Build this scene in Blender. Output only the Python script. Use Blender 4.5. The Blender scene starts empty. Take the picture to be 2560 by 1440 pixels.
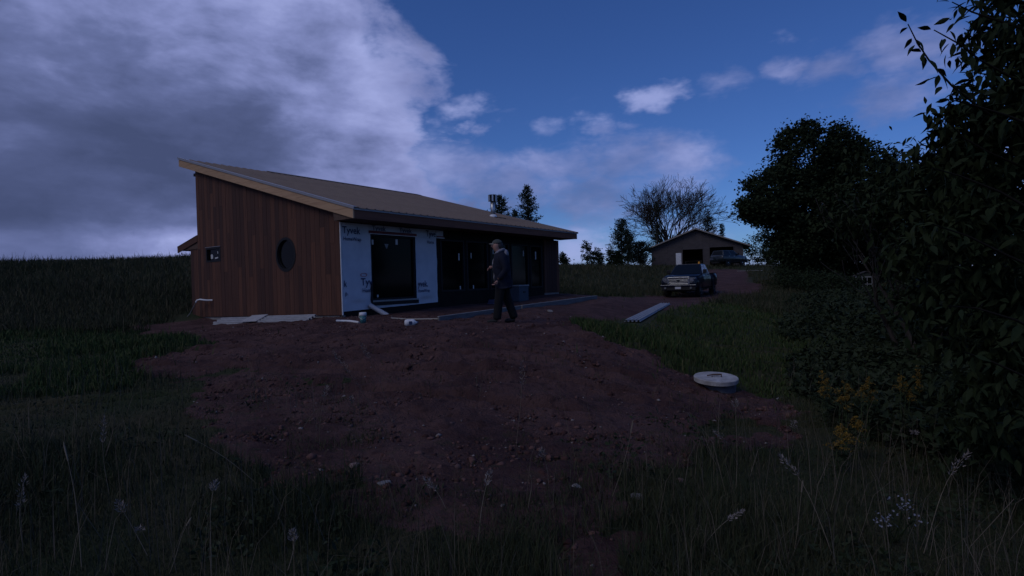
import bpy, bmesh, math, random
import numpy as np
from mathutils import Vector, Matrix, Euler
rng = np.random.default_rng(7); random.seed(7)
R = math.radians
scene = bpy.context.scene
col = scene.collection

# ------------------------------------------------------------------ camera
HC = 0.875
cam = bpy.data.cameras.new('camera'); cam.sensor_width = 36; cam.lens = 36 * 1394.987 / 2560
cam.clip_start = 0.05; cam.clip_end = 9000
camo = bpy.data.objects.new('camera', cam); col.objects.link(camo)
camo.matrix_world = Matrix.Translation((0, 0, HC)) @ Euler((math.pi / 2 - 0.0116, 0, 0)).to_matrix().to_4x4() @ Matrix.Rotation(-0.027, 4, 'Z')
scene.camera = camo

# ------------------------------------------------------------------ sky
SUN_EL, SUN_AZ = R(44), R(-128)          # azimuth clockwise from +Y
SKY = 0.05
w = bpy.data.worlds.new('World'); scene.world = w; w.use_nodes = True
nt = w.node_tree; nt.nodes.clear()
class NB:
    def __init__(s, nt): s.nt = nt
    def n(s, t, **kw):
        o = s.nt.nodes.new(t)
        for k, v in kw.items(): setattr(o, k, v)
        return o
    def link(s, a, b): s.nt.links.new(a, b)
    def put(s, sock, v):
        if hasattr(v, 'is_linked') or isinstance(v, bpy.types.NodeSocket): s.link(v, sock)
        else: sock.default_value = v
    def m(s, op, a, b=0.0, c=None, clamp=False):
        o = s.n('ShaderNodeMath', operation=op, use_clamp=clamp)
        s.put(o.inputs[0], a); s.put(o.inputs[1], b)
        if c is not None: s.put(o.inputs[2], c)
        return o.outputs[0]
    def v(s, op, a, b=(0, 0, 0)):
        o = s.n('ShaderNodeVectorMath', operation=op); s.put(o.inputs[0], a); s.put(o.inputs[1], b)
        return o.outputs['Value'] if op in ('LENGTH', 'DOT_PRODUCT', 'DISTANCE') else o.outputs[0]
    def ss(s, x, lo, hi, a=0.0, b=1.0):
        o = s.n('ShaderNodeMapRange', interpolation_type='SMOOTHSTEP')
        s.put(o.inputs[0], x)
        for i, q in enumerate((lo, hi, a, b)): s.put(o.inputs[1 + i], q)
        return o.outputs[0]
    def noise(s, vec, scale, detail=8, rough=.55, dist=0.0):
        o = s.n('ShaderNodeTexNoise'); s.put(o.inputs['Vector'], vec); o.inputs['Scale'].default_value = scale
        o.inputs['Detail'].default_value = detail; o.inputs['Roughness'].default_value = rough; o.inputs['Distortion'].default_value = dist
        return o.outputs['Fac']
    def mixc(s, f, a, b):
        o = s.n('ShaderNodeMix', data_type='RGBA'); s.put(o.inputs[0], f); s.put(o.inputs[6], a); s.put(o.inputs[7], b)
        return o.outputs[2]
    def ramp(s, f, stops):
        o = s.n('ShaderNodeValToRGB'); s.put(o.inputs[0], f); e = o.color_ramp.elements
        while len(e) > 1: e.remove(e[0])
        e[0].position = stops[0][0]; e[0].color = (*stops[0][1], 1)
        for p, c in stops[1:]:
            q = e.new(p); q.color = (*c, 1)
        return o.outputs[0]
B = NB(nt)
tc = B.n('ShaderNodeTexCoord').outputs['Generated']
sky = B.n('ShaderNodeTexSky', sky_type='NISHITA'); sky.sun_disc = False
sky.sun_elevation = SUN_EL; sky.sun_rotation = SUN_AZ; sky.air_density = 1.0; sky.dust_density = 0.3; sky.ozone_density = 1.6
sep = B.n('ShaderNodeSeparateXYZ'); B.link(tc, sep.inputs[0]); dx, dy, dz = sep.outputs
zc = B.m('MAXIMUM', dz, 0.0)
pl = B.v('MULTIPLY', tc, (1, 1, 1.9))                 # direction space, flattened
n1 = B.noise(pl, 5.5, 6, .58, .25)
pl2 = B.v('MULTIPLY', tc, (1, 1, 2.3))
n2 = B.noise(pl2, 2.6, 5, .55)
n3 = B.noise(B.v('ADD', pl2, (3.1, 1.7, .4)), 11, 4, .6)
# the big cloud deck covering the left half of the sky
edge = B.m('ADD', B.m('ADD', dx, B.m('MULTIPLY', zc, .33)), .035)
edge = B.m('ADD', edge, B.m('MULTIPLY', B.m('SUBTRACT', n1, .5), .42))
edge = B.m('ADD', edge, B.m('MULTIPLY', B.m('SUBTRACT', n3, .5), .10))
deck = B.ss(edge, .045, -.045)
# cumulus puffs: direction, radius, strength
puffs = [((.252, .922, .295), .050, .95), ((.43, .838, .318), .055, .9), ((.479, .823, .305), .06, .85), ((.56, .775, .315), .085, .95), ((.545, .795, .255), .085, .85), ((.344, .886, .308), .060, .72),
         ((-.06, .952, .295), .06, .85), ((.0, .958, .285), .05, .60), ((.07, .957, .270), .05, .60), ((.165, .954, .250), .055, .78), ((.215, .945, .252), .04, .6),
         ((.09, .974, .200), .10, 1.0), ((.191, .959, .200), .11, 1.05), ((.275, .942, .195), .10, .95), ((.00, .984, .165), .13, 1.05), ((.144, .974, .150), .14, 1.1), ((.25, .955, .150), .10, .9), ((-.09, .98, .20), .13, 1.0), ((.36, .92, .175), .05, .55),
         ((.12, .989, .060), .10, 1.0), ((.03, .99, .065), .08, .95), ((.30, .95, .075), .09, .9), ((.62, .76, .12), .16, .85), ((.85, .5, .25), .22, .85), ((.7, -.6, .4), .3, .85), ((.75, .35, .55), .2, .75), ((.4, -.8, .3), .25, .85)]
wn = B.n('ShaderNodeTexNoise'); B.link(pl, wn.inputs['Vector']); wn.inputs['Scale'].default_value = 11; wn.inputs['Detail'].default_value = 4; wn.inputs['Roughness'].default_value = .6
wv = B.v('MULTIPLY', B.v('SUBTRACT', wn.outputs['Color'], (.5, .5, .5)), (.16, .05, .085))
tw = B.v('ADD', tc, wv)
acc = None
for c, r, st in puffs:
    d = B.v('LENGTH', B.v('MULTIPLY', B.v('SUBTRACT', tw, c), (1, 1, 1.9)))
    q = B.ss(d, r * 1.4, r * .1, 0, st)
    acc = q if acc is None else B.m('MAXIMUM', acc, q)
pf = B.m('ADD', acc, B.m('MULTIPLY', B.m('SUBTRACT', n1, .5), 1.1))
pf = B.m('ADD', pf, B.m('MULTIPLY', B.m('SUBTRACT', n3, .5), .9))
pf = B.m('MULTIPLY', B.ss(pf, .20, 1.22), .76)
haze = B.ss(dz, .05, .0, 0, .7)
cov = B.m('MAXIMUM', B.m('MAXIMUM', deck, pf), haze)
# shading of the cloud: thick grey middle, bright ragged edge
br = B.m('ADD', B.m('MULTIPLY', n2, 1.35), B.m('MULTIPLY', n1, .60))
br = B.m('ADD', br, B.m('MULTIPLY', B.m('SUBTRACT', n3, .5), .28))
br = B.m('ADD', br, B.ss(edge, -.60, .0, -.30, .20))
br = B.m('ADD', br, B.ss(zc, .0, .36, -.04, .12))
br = B.m('ADD', br, B.ss(dz, .108, .075, 0, .38))
cc = B.ramp(B.m('SUBTRACT', br, .46), [(.10, (.058, .078, .172)), (.36, (.083, .108, .236)), (.55, (.128, .160, .340)), (.76, (.225, .265, .53)), (1., (.37, .42, .76))])
vs = B.n('ShaderNodeVectorMath', operation='SCALE'); B.link(cc, vs.inputs[0]); vs.inputs['Scale'].default_value = 1.0 / SKY
skc = B.v('MULTIPLY', sky.outputs[0], (.47, .78, 1.52))
fin = B.mixc(cov, skc, vs.outputs[0])
bg = B.n('ShaderNodeBackground'); bg.inputs[1].default_value = SKY; B.link(fin, bg.inputs[0])
w.cycles.sampling_method = 'MANUAL'; w.cycles.sample_map_resolution = 256
out = B.n('ShaderNodeOutputWorld'); B.link(bg.outputs[0], out.inputs[0])
# ------------------------------------------------------------------ sun (behind cloud: weak and soft)
sl = bpy.data.lights.new('sun', 'SUN'); sl.energy = 0.5; sl.angle = R(28); sl.color = (1, .95, .9)
so = bpy.data.objects.new('sun', sl); col.objects.link(so)
sdir = Vector((math.sin(SUN_AZ) * math.cos(SUN_EL), math.cos(SUN_AZ) * math.cos(SUN_EL), math.sin(SUN_EL)))
so.rotation_euler = sdir.to_track_quat('Z', 'Y').to_euler(); so.location = sdir * 60
scene.view_settings.view_transform = 'Standard'; scene.view_settings.look = 'None'
scene.view_settings.exposure = 0.0; scene.view_settings.gamma = 1.0
scene.render.resolution_x = 1024; scene.render.resolution_y = 576
scene.render.engine = 'CYCLES'
scene.cycles.max_bounces = 4; scene.cycles.transparent_max_bounces = 8

# ------------------------------------------------------------------ materials
MATS = {}
def mat(name, base, rough=.8, var=None, scale=20., stretch=(1, 1, 1), bump=0., bscale=None, metal=0., spec=.3, detail=5, attr=None, coat=0., trans=0., alpha=None):
    """procedural principled material: base colour mixed with var by noise, bump from noise"""
    if name in MATS: return MATS[name]
    m = bpy.data.materials.new(name); m.use_nodes = True; b = NB(m.node_tree)
    p = m.node_tree.nodes['Principled BSDF']
    p.inputs['Roughness'].default_value = rough; p.inputs['Metallic'].default_value = metal
    p.inputs['Specular IOR Level'].default_value = spec; p.inputs['Coat Weight'].default_value = coat
    if trans: p.inputs['Transmission Weight'].default_value = trans
    c = (*base, 1)
    co = b.n('ShaderNodeTexCoord').outputs['Object']
    mp = b.n('ShaderNodeMapping'); b.link(co, mp.inputs[0]); mp.inputs['Scale'].default_value = stretch
    if var is not None:
        f = b.noise(mp.outputs[0], scale, detail, .6)
        f = b.ss(f, .3, .7)
        c = b.mixc(f, (*base, 1), (*var, 1))
    if attr is not None:       # attr=(name, colour at 1)
        at = b.n('ShaderNodeAttribute', attribute_name=attr[0])
        c = b.mixc(at.outputs['Fac'], c, (*attr[1], 1))
    oi = b.n('ShaderNodeObjectInfo')
    b.put(p.inputs['Base Color'], c)
    if bump:
        bn = b.n('ShaderNodeBump'); bn.inputs['Strength'].default_value = bump; bn.inputs['Distance'].default_value = .02
        b.link(b.noise(mp.outputs[0], bscale or scale * 2, 6, .65), bn.inputs['Height']); b.link(bn.outputs[0], p.inputs['Normal'])
    MATS[name] = m; return m
def board_mat(name, c1, c2, c3, rough=.75, sx=(30, 30, 1.2), spec=.3):
    """timber: each board its own tone (object random) with grain along z"""
    m = bpy.data.materials.new(name); m.use_nodes = True; b = NB(m.node_tree); p = m.node_tree.nodes['Principled BSDF']
    p.inputs['Roughness'].default_value = rough; p.inputs['Specular IOR Level'].default_value = spec
    oi = b.n('ShaderNodeObjectInfo'); co = b.n('ShaderNodeTexCoord').outputs['Object']
    sh = b.n('ShaderNodeVectorMath', operation='SCALE'); b.link(oi.outputs['Random'], sh.inputs['Scale']); sh.inputs[0].default_value = (31, 17, 9)
    vv = b.v('ADD', b.v('MULTIPLY', co, sx), sh.outputs[0])
    g = b.noise(vv, 1.0, 7, .65, .6)
    c = b.mixc(oi.outputs['Random'], (*c1, 1), (*c2, 1))
    c = b.mixc(b.ss(g, .42, .72, 0, .75), c, (*c3, 1))
    b.put(p.inputs['Base Color'], c)
    bn = b.n('ShaderNodeBump'); bn.inputs['Strength'].default_value = .25; bn.inputs['Distance'].default_value = .01
    b.link(g, bn.inputs['Height']); b.link(bn.outputs[0], p.inputs['Normal'])
    MATS[name] = m; return m
M_board = board_mat('red_cedar_boards', (.056, .026, .020), (.130, .054, .032), (.036, .017, .014))
M_pine = board_mat('raw_pine', (.44, .28, .165), (.50, .32, .19), (.28, .16, .09), sx=(2, 1.2, 24))
M_fasc = board_mat('red_brown_fascia', (.16, .07, .045), (.20, .085, .05), (.10, .04, .028), sx=(1.2, 20, 24))  # eave, ridge and far rake boards: darker and redder than the near rake
M_soffit = mat('soffit_wood', (.12, .075, .055), .85, (.08, .05, .04), 4, (1, 8, 1))
M_roof = mat('tan_metal_roof', (.185, .138, .108), .7, (.150, .112, .090), 1.3, spec=.35, bump=.03, bscale=8)
M_trim = mat('pale_metal_trim', (.30, .30, .31), .4, metal=.3)
M_galv = mat('galvanised', (.5, .52, .54), .38, (.36, .38, .4), 14, metal=.8)
M_white = mat('white_paint', (.74, .74, .74), .5, (.62, .62, .62), 5)
M_conc = mat('concrete', (.30, .29, .28), .9, (.19, .185, .18), 3, bump=.3, bscale=40)
M_wrap = mat('white_house_wrap', (.56, .59, .64), .7, (.48, .515, .57), 2.2, bump=.15, bscale=5)
M_ink = mat('navy_ink', (.02, .035, .10), .6)
M_inkr = mat('red_ink', (.42, .12, .14), .6)
M_tape = mat('red_tape', (.20, .03, .03), .5, (.13, .02, .02), 6)
M_black = mat('black_sheathing', (.012, .012, .013), .9, (.018, .017, .016), 3, spec=.1)
M_frame = mat('black_frame', (.014, .015, .017), .55, spec=.2)
M_dark = mat('dark_interior', (.02, .02, .02), .95, spec=.05)
M_stick = mat('paper_sticker', (.55, .55, .55), .7)
def glass_mat(name, tint, rough=.03, spec=.5):
    m = bpy.data.materials.new(name); m.use_nodes = True; p = m.node_tree.nodes['Principled BSDF']
    p.inputs['Base Color'].default_value = (*tint, 1); p.inputs['Roughness'].default_value = rough
    p.inputs['Specular IOR Level'].default_value = spec
    b = NB(m.node_tree); co = b.n('ShaderNodeTexCoord').outputs['Object']
    bn = b.n('ShaderNodeBump'); bn.inputs['Strength'].default_value = .02; b.link(b.noise(co, 2.5, 2), bn.inputs['Height']); b.link(bn.outputs[0], p.inputs['Normal'])
    return m
M_glass = glass_mat('dark_window_glass', (.004, .005, .005), .08, .05)

# ------------------------------------------------------------------ mesh helpers
def mesh(name, V, F, m=None, parent=None, smooth=False, mw=None):
    me = bpy.data.meshes.new(name); me.from_pydata([tuple(v) for v in V], [], [tuple(f) for f in F]); me.update()
    if m: me.materials.append(m)
    if smooth: me.polygons.foreach_set('use_smooth', [True] * len(me.polygons))
    return link(name, me, parent, mw)
def link(name, me, parent=None, mw=None):
    o = bpy.data.objects.new(name, me); col.objects.link(o)
    if parent: o.parent = parent
    if mw is not None: o.matrix_local = mw
    return o
def tag(o, label, cat, group=None):
    o['label'] = label; o['category'] = cat
    if group: o['group'] = group
    return o
def empty(name, loc, rz=0, label=None, cat=None, group=None):
    o = bpy.data.objects.new(name, None); col.objects.link(o); o.location = loc; o.rotation_euler = (0, 0, rz); o.empty_display_size = .2
    if label: tag(o, label, cat, group)
    return o
class G:
    """collects simple shapes into one mesh"""
    def __init__(s): s.V = []; s.F = []
    def add(s, V, F):
        k = len(s.V); s.V += [tuple(v) for v in V]; s.F += [tuple(i + k for i in f) for f in F]; return s
    def box(s, x0, x1, y0, y1, z0, z1, T=None):
        V = [(x, y, z) for x in (x0, x1) for y in (y0, y1) for z in (z0, z1)]
        if T is not None: V = [T @ Vector(v) for v in V]
        return s.add(V, [(0, 1, 3, 2), (4, 6, 7, 5), (0, 4, 5, 1), (2, 3, 7, 6), (0, 2, 6, 4), (1, 5, 7, 3)])
    def prism(s, poly, axis, t0, t1):
        """poly: list of 2D pts extruded along axis ('x': pts are (y,z); 'y': (x,z); 'z': (x,y))"""
        mk = {'x': lambda p, t: (t, p[0], p[1]), 'y': lambda p, t: (p[0], t, p[1]), 'z': lambda p, t: (p[0], p[1], t)}[axis]
        n = len(poly); V = [mk(p, t0) for p in poly] + [mk(p, t1) for p in poly]
        F = [tuple(range(n))[::-1], tuple(range(n, 2 * n))] + [(i, (i + 1) % n, n + (i + 1) % n, n + i) for i in range(n)]
        return s.add(V, F)
    def tube(s, pts, rad, seg=8, cap=True):
        pts = [Vector(p) for p in pts]; rad = rad if hasattr(rad, '__len__') else [rad] * len(pts)
        V = []; F = []; up = Vector((0, 0, 1))
        for i, p in enumerate(pts):
            d = (pts[min(i + 1, len(pts) - 1)] - pts[max(i - 1, 0)]).normalized()
            a = d.cross(up if abs(d.z) < .95 else Vector((1, 0, 0))).normalized(); b = d.cross(a)
            for k in range(seg):
                t = 2 * math.pi * k / seg; V.append(p + (a * math.cos(t) + b * math.sin(t)) * rad[i])
        for i in range(len(pts) - 1):
            for k in range(seg):
                F.append((i * seg + k, i * seg + (k + 1) % seg, (i + 1) * seg + (k + 1) % seg, (i + 1) * seg + k))
        if cap: F += [tuple(range(seg)), tuple(range((len(pts) - 1) * seg, len(pts) * seg))[::-1]]
        return s.add(V, F)
    def lathe(s, prof, seg=20, c=(0, 0, 0)):
        V = []; F = []
        for r, z in prof:
            for k in range(seg):
                t = 2 * math.pi * k / seg; V.append((c[0] + r * math.cos(t), c[1] + r * math.sin(t), c[2] + z))
        for i in range(len(prof) - 1):
            for k in range(seg): F.append((i * seg + k, i * seg + (k + 1) % seg, (i + 1) * seg + (k + 1) % seg, (i + 1) * seg + k))
        F += [tuple(range(seg))[::-1], tuple(range((len(prof) - 1) * seg, len(prof) * seg))]
        return s.add(V, F)
    def build(s, name, m, parent=None, smooth=False, bevel=0., mw=None):
        o = mesh(name, s.V, s.F, m, parent, smooth, mw)
        if bevel:
            bm = bmesh.new(); bm.from_mesh(o.data); bmesh.ops.bevel(bm, geom=bm.edges[:], offset=bevel, segments=2, affect='EDGES', profile=.6, clamp_overlap=True)
            bm.to_mesh(o.data); bm.free()
        return o
def np_mesh(name, V, F, mats, parent=None, attrs=None, smooth=False):
    """fast mesh from numpy arrays; F is (n,3) or (n,4); attrs {name: per-vertex float}"""
    me = bpy.data.meshes.new(name); k = F.shape[1]
    me.vertices.add(len(V)); me.vertices.foreach_set('co', V.astype(np.float32).ravel())
    me.loops.add(F.size); me.loops.foreach_set('vertex_index', F.astype(np.int32).ravel())
    me.polygons.add(len(F)); me.polygons.foreach_set('loop_start', np.arange(0, F.size, k, dtype=np.int32)); me.polygons.foreach_set('loop_total', np.full(len(F), k, np.int32))
    if smooth: me.polygons.foreach_set('use_smooth', np.ones(len(F), bool))
    for a, d in (attrs or {}).items():
        at = me.attributes.new(a, 'FLOAT', 'POINT'); at.data.foreach_set('value', d.astype(np.float32))
    me.update(calc_edges=True); me.validate()
    for m in (mats if isinstance(mats, (list, tuple)) else [mats]): me.materials.append(m)
    return link(name, me, parent)

# ------------------------------------------------------------------ terrain
def vnoise(x, y, seed=0):
    x = np.asarray(x, float); y = np.asarray(y, float)
    xi = np.floor(x).astype(np.int64); yi = np.floor(y).astype(np.int64); fx = x - xi; fy = y - yi
    fx = fx * fx * (3 - 2 * fx); fy = fy * fy * (3 - 2 * fy)
    def h(a, b):
        n = (a * 374761393 + b * 668265263 + seed * 974634777) & 0xffffffff
        n = ((n ^ (n >> 13)) * 1274126177) & 0xffffffff
        return ((n ^ (n >> 16)) & 0xffff) / 65535.
    return (h(xi, yi) * (1 - fx) + h(xi + 1, yi) * fx) * (1 - fy) + (h(xi, yi + 1) * (1 - fx) + h(xi + 1, yi + 1) * fx) * fy - .5
def fbm(x, y, oct=4, seed=0):
    r = 0; a = 1.
    for i in range(oct): r = r + a * vnoise(x * 2 ** i, y * 2 ** i, seed + i); a *= .5
    return r
CP = np.array([(0, 0, -.75), (-5, 0, -.75), (5, 0, -.92), (0, 3, -.72), (-3, 4, -.66), (3, 4, -.78), (0, 6, -.56), (0, 9, -.25), (-2.2, 11, -.07), (-.25, 12, 0), (1.9, 9.6, -.34),
    (-8, 4, -.7), (-6, 7.5, -.5), (-5.5, 11, -.22), (-4.3, 12.6, -.03), (-4.24, 13.6, .08), (-8.2, 15.8, -.15), (-9.8, 16.9, -.2), (-10.6, 14.6, -.12), (-12, 11, -.3), (-1.7, 13.6, .03), (-.5, 14.6, .05), (1, 15.2, .05), (2.9, 19.5, .22), (1.9, 22.5, .3), (.4, 19.2, .2),
    (3.05, 14.2, -.25), (4.55, 18.2, -.24), (6.1, 22.5, -.23), (3.0, 8.6, -.86), (3.7, 12.2, -.5), (4.7, 10.6, -.75), (5.4, 7.4, -.9), (8, 5, -.95), (9, 12, -.7), (10.9, 26.7, -.3), (8.4, 31, -.3), (10.2, 30, -.3), (12.5, 35, -.22), (7.3, 32, -.12),
    (7.7, 40, .75), (20.4, 50, .5), (20, 74, 2.2), (31, 74, 2.15), (26, 85, 2.2), (11, 70, 2.6), (4, 60, 2.4), (19.8, 32, -.15), (15, 20, -.5), (25, 38, .0), (40, 60, .8), (30, 20, -.6), (20, 8, -.9),
    (-11, 20, .35), (-15, 25, 1.1), (-14, 36, 2.75), (-26, 36, 2.85), (-45, 36, 2.95), (-20, 20, .75), (-30, 20, .8), (-4, 42, 2.4), (-4, 24, .5), (-20, 60, 1.5), (0, 85, 1.6), (45, 90, 1.), (-45, 60, 1.2), (-25, 8, -.5), (-45, 10, -.3), (0, -10, -.9), (-20, -10, -.9), (20, -10, -1.1)], float)
def _U(r2): return np.where(r2 > 1e-12, r2 * np.log(np.maximum(r2, 1e-12)) * .5, 0)
_n = len(CP); _d = ((CP[:, None, :2] - CP[None, :, :2]) ** 2).sum(-1)
_P = np.c_[np.ones(_n), CP[:, :2]]; _A = np.zeros((_n + 3, _n + 3)); _A[:_n, :_n] = _U(_d) + np.eye(_n) * .35; _A[:_n, _n:] = _P; _A[_n:, :_n] = _P.T
_W = np.linalg.solve(_A, np.r_[CP[:, 2], 0, 0, 0])
def base_h(x, y):
    x = np.asarray(x, float).ravel(); y = np.asarray(y, float).ravel(); out = np.empty(len(x))
    xc = np.clip(x, -45, 45); yc = np.clip(y, -10, 90)
    for i in range(0, len(x), 20000):
        s = slice(i, i + 20000); d = (xc[s, None] - CP[None, :, 0]) ** 2 + (yc[s, None] - CP[None, :, 1]) ** 2
        out[s] = _U(d) @ _W[:_n] + _W[_n] + _W[_n + 1] * xc[s] + _W[_n + 2] * yc[s]
    far = np.hypot(x - xc, y - yc); k = np.exp(-far / 40)
    return out * k + .6 * (1 - k)
def in_poly(x, y, P):
    r = np.zeros(len(x), bool); n = len(P)
    for i in range(n):
        x0, y0 = P[i]; x1, y1 = P[(i + 1) % n]
        if y0 == y1: continue
        r ^= ((y0 > y) != (y1 > y)) & (x < (x1 - x0) * (y - y0) / (y1 - y0) + x0)
    return r
BARE = [(-11.25, 15.77), (-10.13, 17.61), (-9.83, 19.01), (-3.24, 22.53), (-0.83, 22.97), (2.17, 25.37), (3.92, 26.14), (7.12, 31.1), (8.62, 32.12), (10.32, 34.3), (15.55, 46.61), (21.37, 60.72), (26.82, 64.39), (17.14, 38.25), (13.92, 32.39), (10.13, 27.23), (5.07, 18.65), (3.2, 15.47), (1.08, 12.78), (1.28, 11.32), (1.78, 9.67), (2.87, 9.2), (2.97, 8.74), (3.38, 8.35), (3.79, 6.83), (3.03, 6.1), (2.43, 6.62), (1.55, 5.97), (0.78, 5.17), (-0.16, 5.44), (-1.09, 5.22), (-1.74, 6.24), (-2.45, 7.32), (-3.7, 8.12), (-4.71, 8.15), (-5.97, 8.99), (-6.47, 10.2), (-5.93, 11.11), (-6.27, 11.83), (-8.1, 13.09)]
PATCH = [(0.03, 3.44), (0.35, 3.83), (0.71, 3.71), (0.87, 3.43), (0.6, 3.16), (0.22, 3.08)]
THIN = [(-4.89, 7.86), (-3.7, 8.12), (-1.91, 6.89), (0.84, 5.55), (3.03, 6.1), (1.59, 4.83), (1.0, 3.9), (0.01, 3.71), (-0.83, 3.91), (-1.99, 4.3), (-2.97, 5.37)]
def dirt(x, y):
    """1 = bare reddish soil, 0 = grass, in between = thin cover"""
    x = np.asarray(x, float).ravel(); y = np.asarray(y, float).ravel()
    wx = x + .5 * fbm(x * .9, y * .9, 3, 11) + .16 * fbm(x * 4, y * 4, 2, 5); wy = y + .9 * fbm(x * .8, y * .8, 3, 21) + .22 * fbm(x * 4, y * 4, 2, 8)
    v = np.zeros(len(x))
    m = in_poly(wx, wy, THIN); v[m] = .62
    v = np.maximum(v, np.where(in_poly(wx - .25 * fbm(x * 2.2, y * 2.2, 2, 61), wy + .5 * fbm(x * 1.7, y * 1.7, 2, 62), BARE), .62, 0)); v = np.maximum(v, np.where(in_poly(wx, wy, PATCH), .95, 0)); v = np.maximum(v, np.where(in_poly(wx, wy, BARE), 1, 0))
    return v
def ground(x, y):
    x = np.asarray(x, float).ravel(); y = np.asarray(y, float).ravel(); z = base_h(x, y)
    near = np.exp(-np.maximum(0, y - 14) / 12)
    z = z + near * (.05 * fbm(x * .8, y * .8, 3, 1) + .035 * fbm(x * 3.1, y * 3.1, 3, 2)) + (1 - near) * .12 * fbm(x * .3, y * .3, 3, 4)
    tp = np.clip(((x - 3.02) * 3.03 + (y - 14.1) * 8.0) / 73.18, -.05, 1.05); dp = np.hypot(x - 3.02 - 3.03 * tp, y - 14.1 - 8. * tp); wp = np.exp(-(dp / .7) ** 2); z = z * (1 - wp) + (-.25 + .03 * tp) * wp
    # wheel ruts swinging across the bare soil
    for k, (y0, sl_, am, ph) in enumerate([(10.9, .10, .35, 0), (9.5, .16, .3, 1.), (8.3, -.22, .25, 2.), (7.5, -.30, .2, .5), (9.0, -.34, .3, 3.1), (6.6, -.12, .3, 4.), (7.9, .20, .2, 5.), (10.2, -.18, .2, 2.2)]):
        d = y - (y0 + sl_ * x + am * np.sin(x * .6 + ph)); br_ = np.clip(.5 + 2.2 * vnoise(x * .7 + 9 * k, y * 0 + k, 70 + k), 0, 1) * (np.abs(x) < 6.5) * near
        z = z - .10 * br_ * np.exp(-(d / .10) ** 4) + .07 * br_ * np.exp(-((d - .20) / .08) ** 2) + .05 * br_ * np.exp(-((d + .18) / .07) ** 2)
    return z
def gz(x, y): return float(ground([x], [y])[0])
def axis(lo, hi, st, far0, far1):
    a = list(np.arange(lo, hi + 1e-6, st)); s = st; v = hi
    while v < far1: s *= 1.13; v += s; a.append(v)
    s = st; v = lo; b = []
    while v > far0: s *= 1.13; v -= s; b.append(v)
    return np.array(b[::-1] + a)
gx = axis(-8, 6, .055, -2500, 2500); gy = axis(2.0, 14.5, .045, -800, 4000)
XX, YY = np.meshgrid(gx, gy, indexing='ij'); x = XX.ravel(); y = YY.ravel()
z = ground(x, y); dm = dirt(x, y)
nearm = np.exp(-np.maximum(0, y - 9) / 6) * (np.abs(x) < 12)
z = z + nearm * dm * (.055 * vnoise(x * 5.5, y * 6.5, 31) + .06 * np.abs(vnoise(x * 2.6, y * 4.5, 37)) + .07 * np.maximum(vnoise(x * 8, y * 8.5, 41), 0) + .03 * vnoise(x * 15, y * 15, 43))
nx, ny = len(gx), len(gy); idx = np.arange(nx * ny).reshape(nx, ny)
F = np.stack([idx[:-1, :-1].ravel(), idx[1:, :-1].ravel(), idx[1:, 1:].ravel(), idx[:-1, 1:].ravel()], 1)
def ground_material():
    m = bpy.data.materials.new('red_soil_and_turf'); m.use_nodes = True; b = NB(m.node_tree); p = m.node_tree.nodes['Principled BSDF']
    p.inputs['Roughness'].default_value = .95; p.inputs['Specular IOR Level'].default_value = .12
    co = b.n('ShaderNodeTexCoord').outputs['Object']; at = b.n('ShaderNodeAttribute', attribute_name='dirt').outputs['Fac']
    nz = b.noise(co, 1.1, 6, .6); nf = b.noise(co, 26, 6, .7); nm = b.noise(co, 7, 5, .6)
    soil = b.mixc(b.ss(nz, .35, .65), (.074, .039, .036, 1), (.126, .069, .061, 1))
    soil = b.mixc(b.ss(nm, .5, .72, 0, .7), soil, (.030, .015, .015, 1))
    soil = b.mixc(b.ss(nf, .60, .74, 0, .7), soil, (.20, .145, .13, 1))
    turf = b.mixc(b.ss(nz, .3, .7), (.036, .048, .020, 1), (.066, .060, .032, 1))
    f = b.m('ADD', at, b.m('MULTIPLY', b.m('SUBTRACT', nm, .5), .9)); f = b.ss(f, .30, .62)
    b.put(p.inputs['Base Color'], b.mixc(f, turf, soil))
    bn = b.n('ShaderNodeBump'); bn.inputs['Strength'].default_value = 1.; bn.inputs['Distance'].default_value = .09
    b.link(b.m('ADD', nm, b.m('MULTIPLY', nf, .6)), bn.inputs['Height']); b.link(bn.outputs[0], p.inputs['Normal'])
    return m
gr = np_mesh('ground', np.c_[x, y, z], F, ground_material(), attrs={'dirt': dm}, smooth=True); gr['kind'] = 'structure'

# ================================================================== HOUSE (local x: along the front, y: along the gable, z: up)
W_, L_, OG, OF, OE, OH, SL, ZR, TH = 7.2984, 10.5531, .218, .169, .7767, .6805, .2821, 2.96, .2565
HX, HY, HRZ = -4.2375, 13.9346, math.pi / 2 - .6219
house = empty('house', (HX, HY, 0), HRZ, 'new single-storey house with brown board gable, house wrap and tan metal shed roof', 'house')
def hw(a, b): return (HX + a * math.cos(HRZ) - b * math.sin(HRZ), HY + a * math.sin(HRZ) + b * math.cos(HRZ))
roofz = lambda b: ZR + SL * b
zbot = lambda b: .15 - .021 * b
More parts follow.
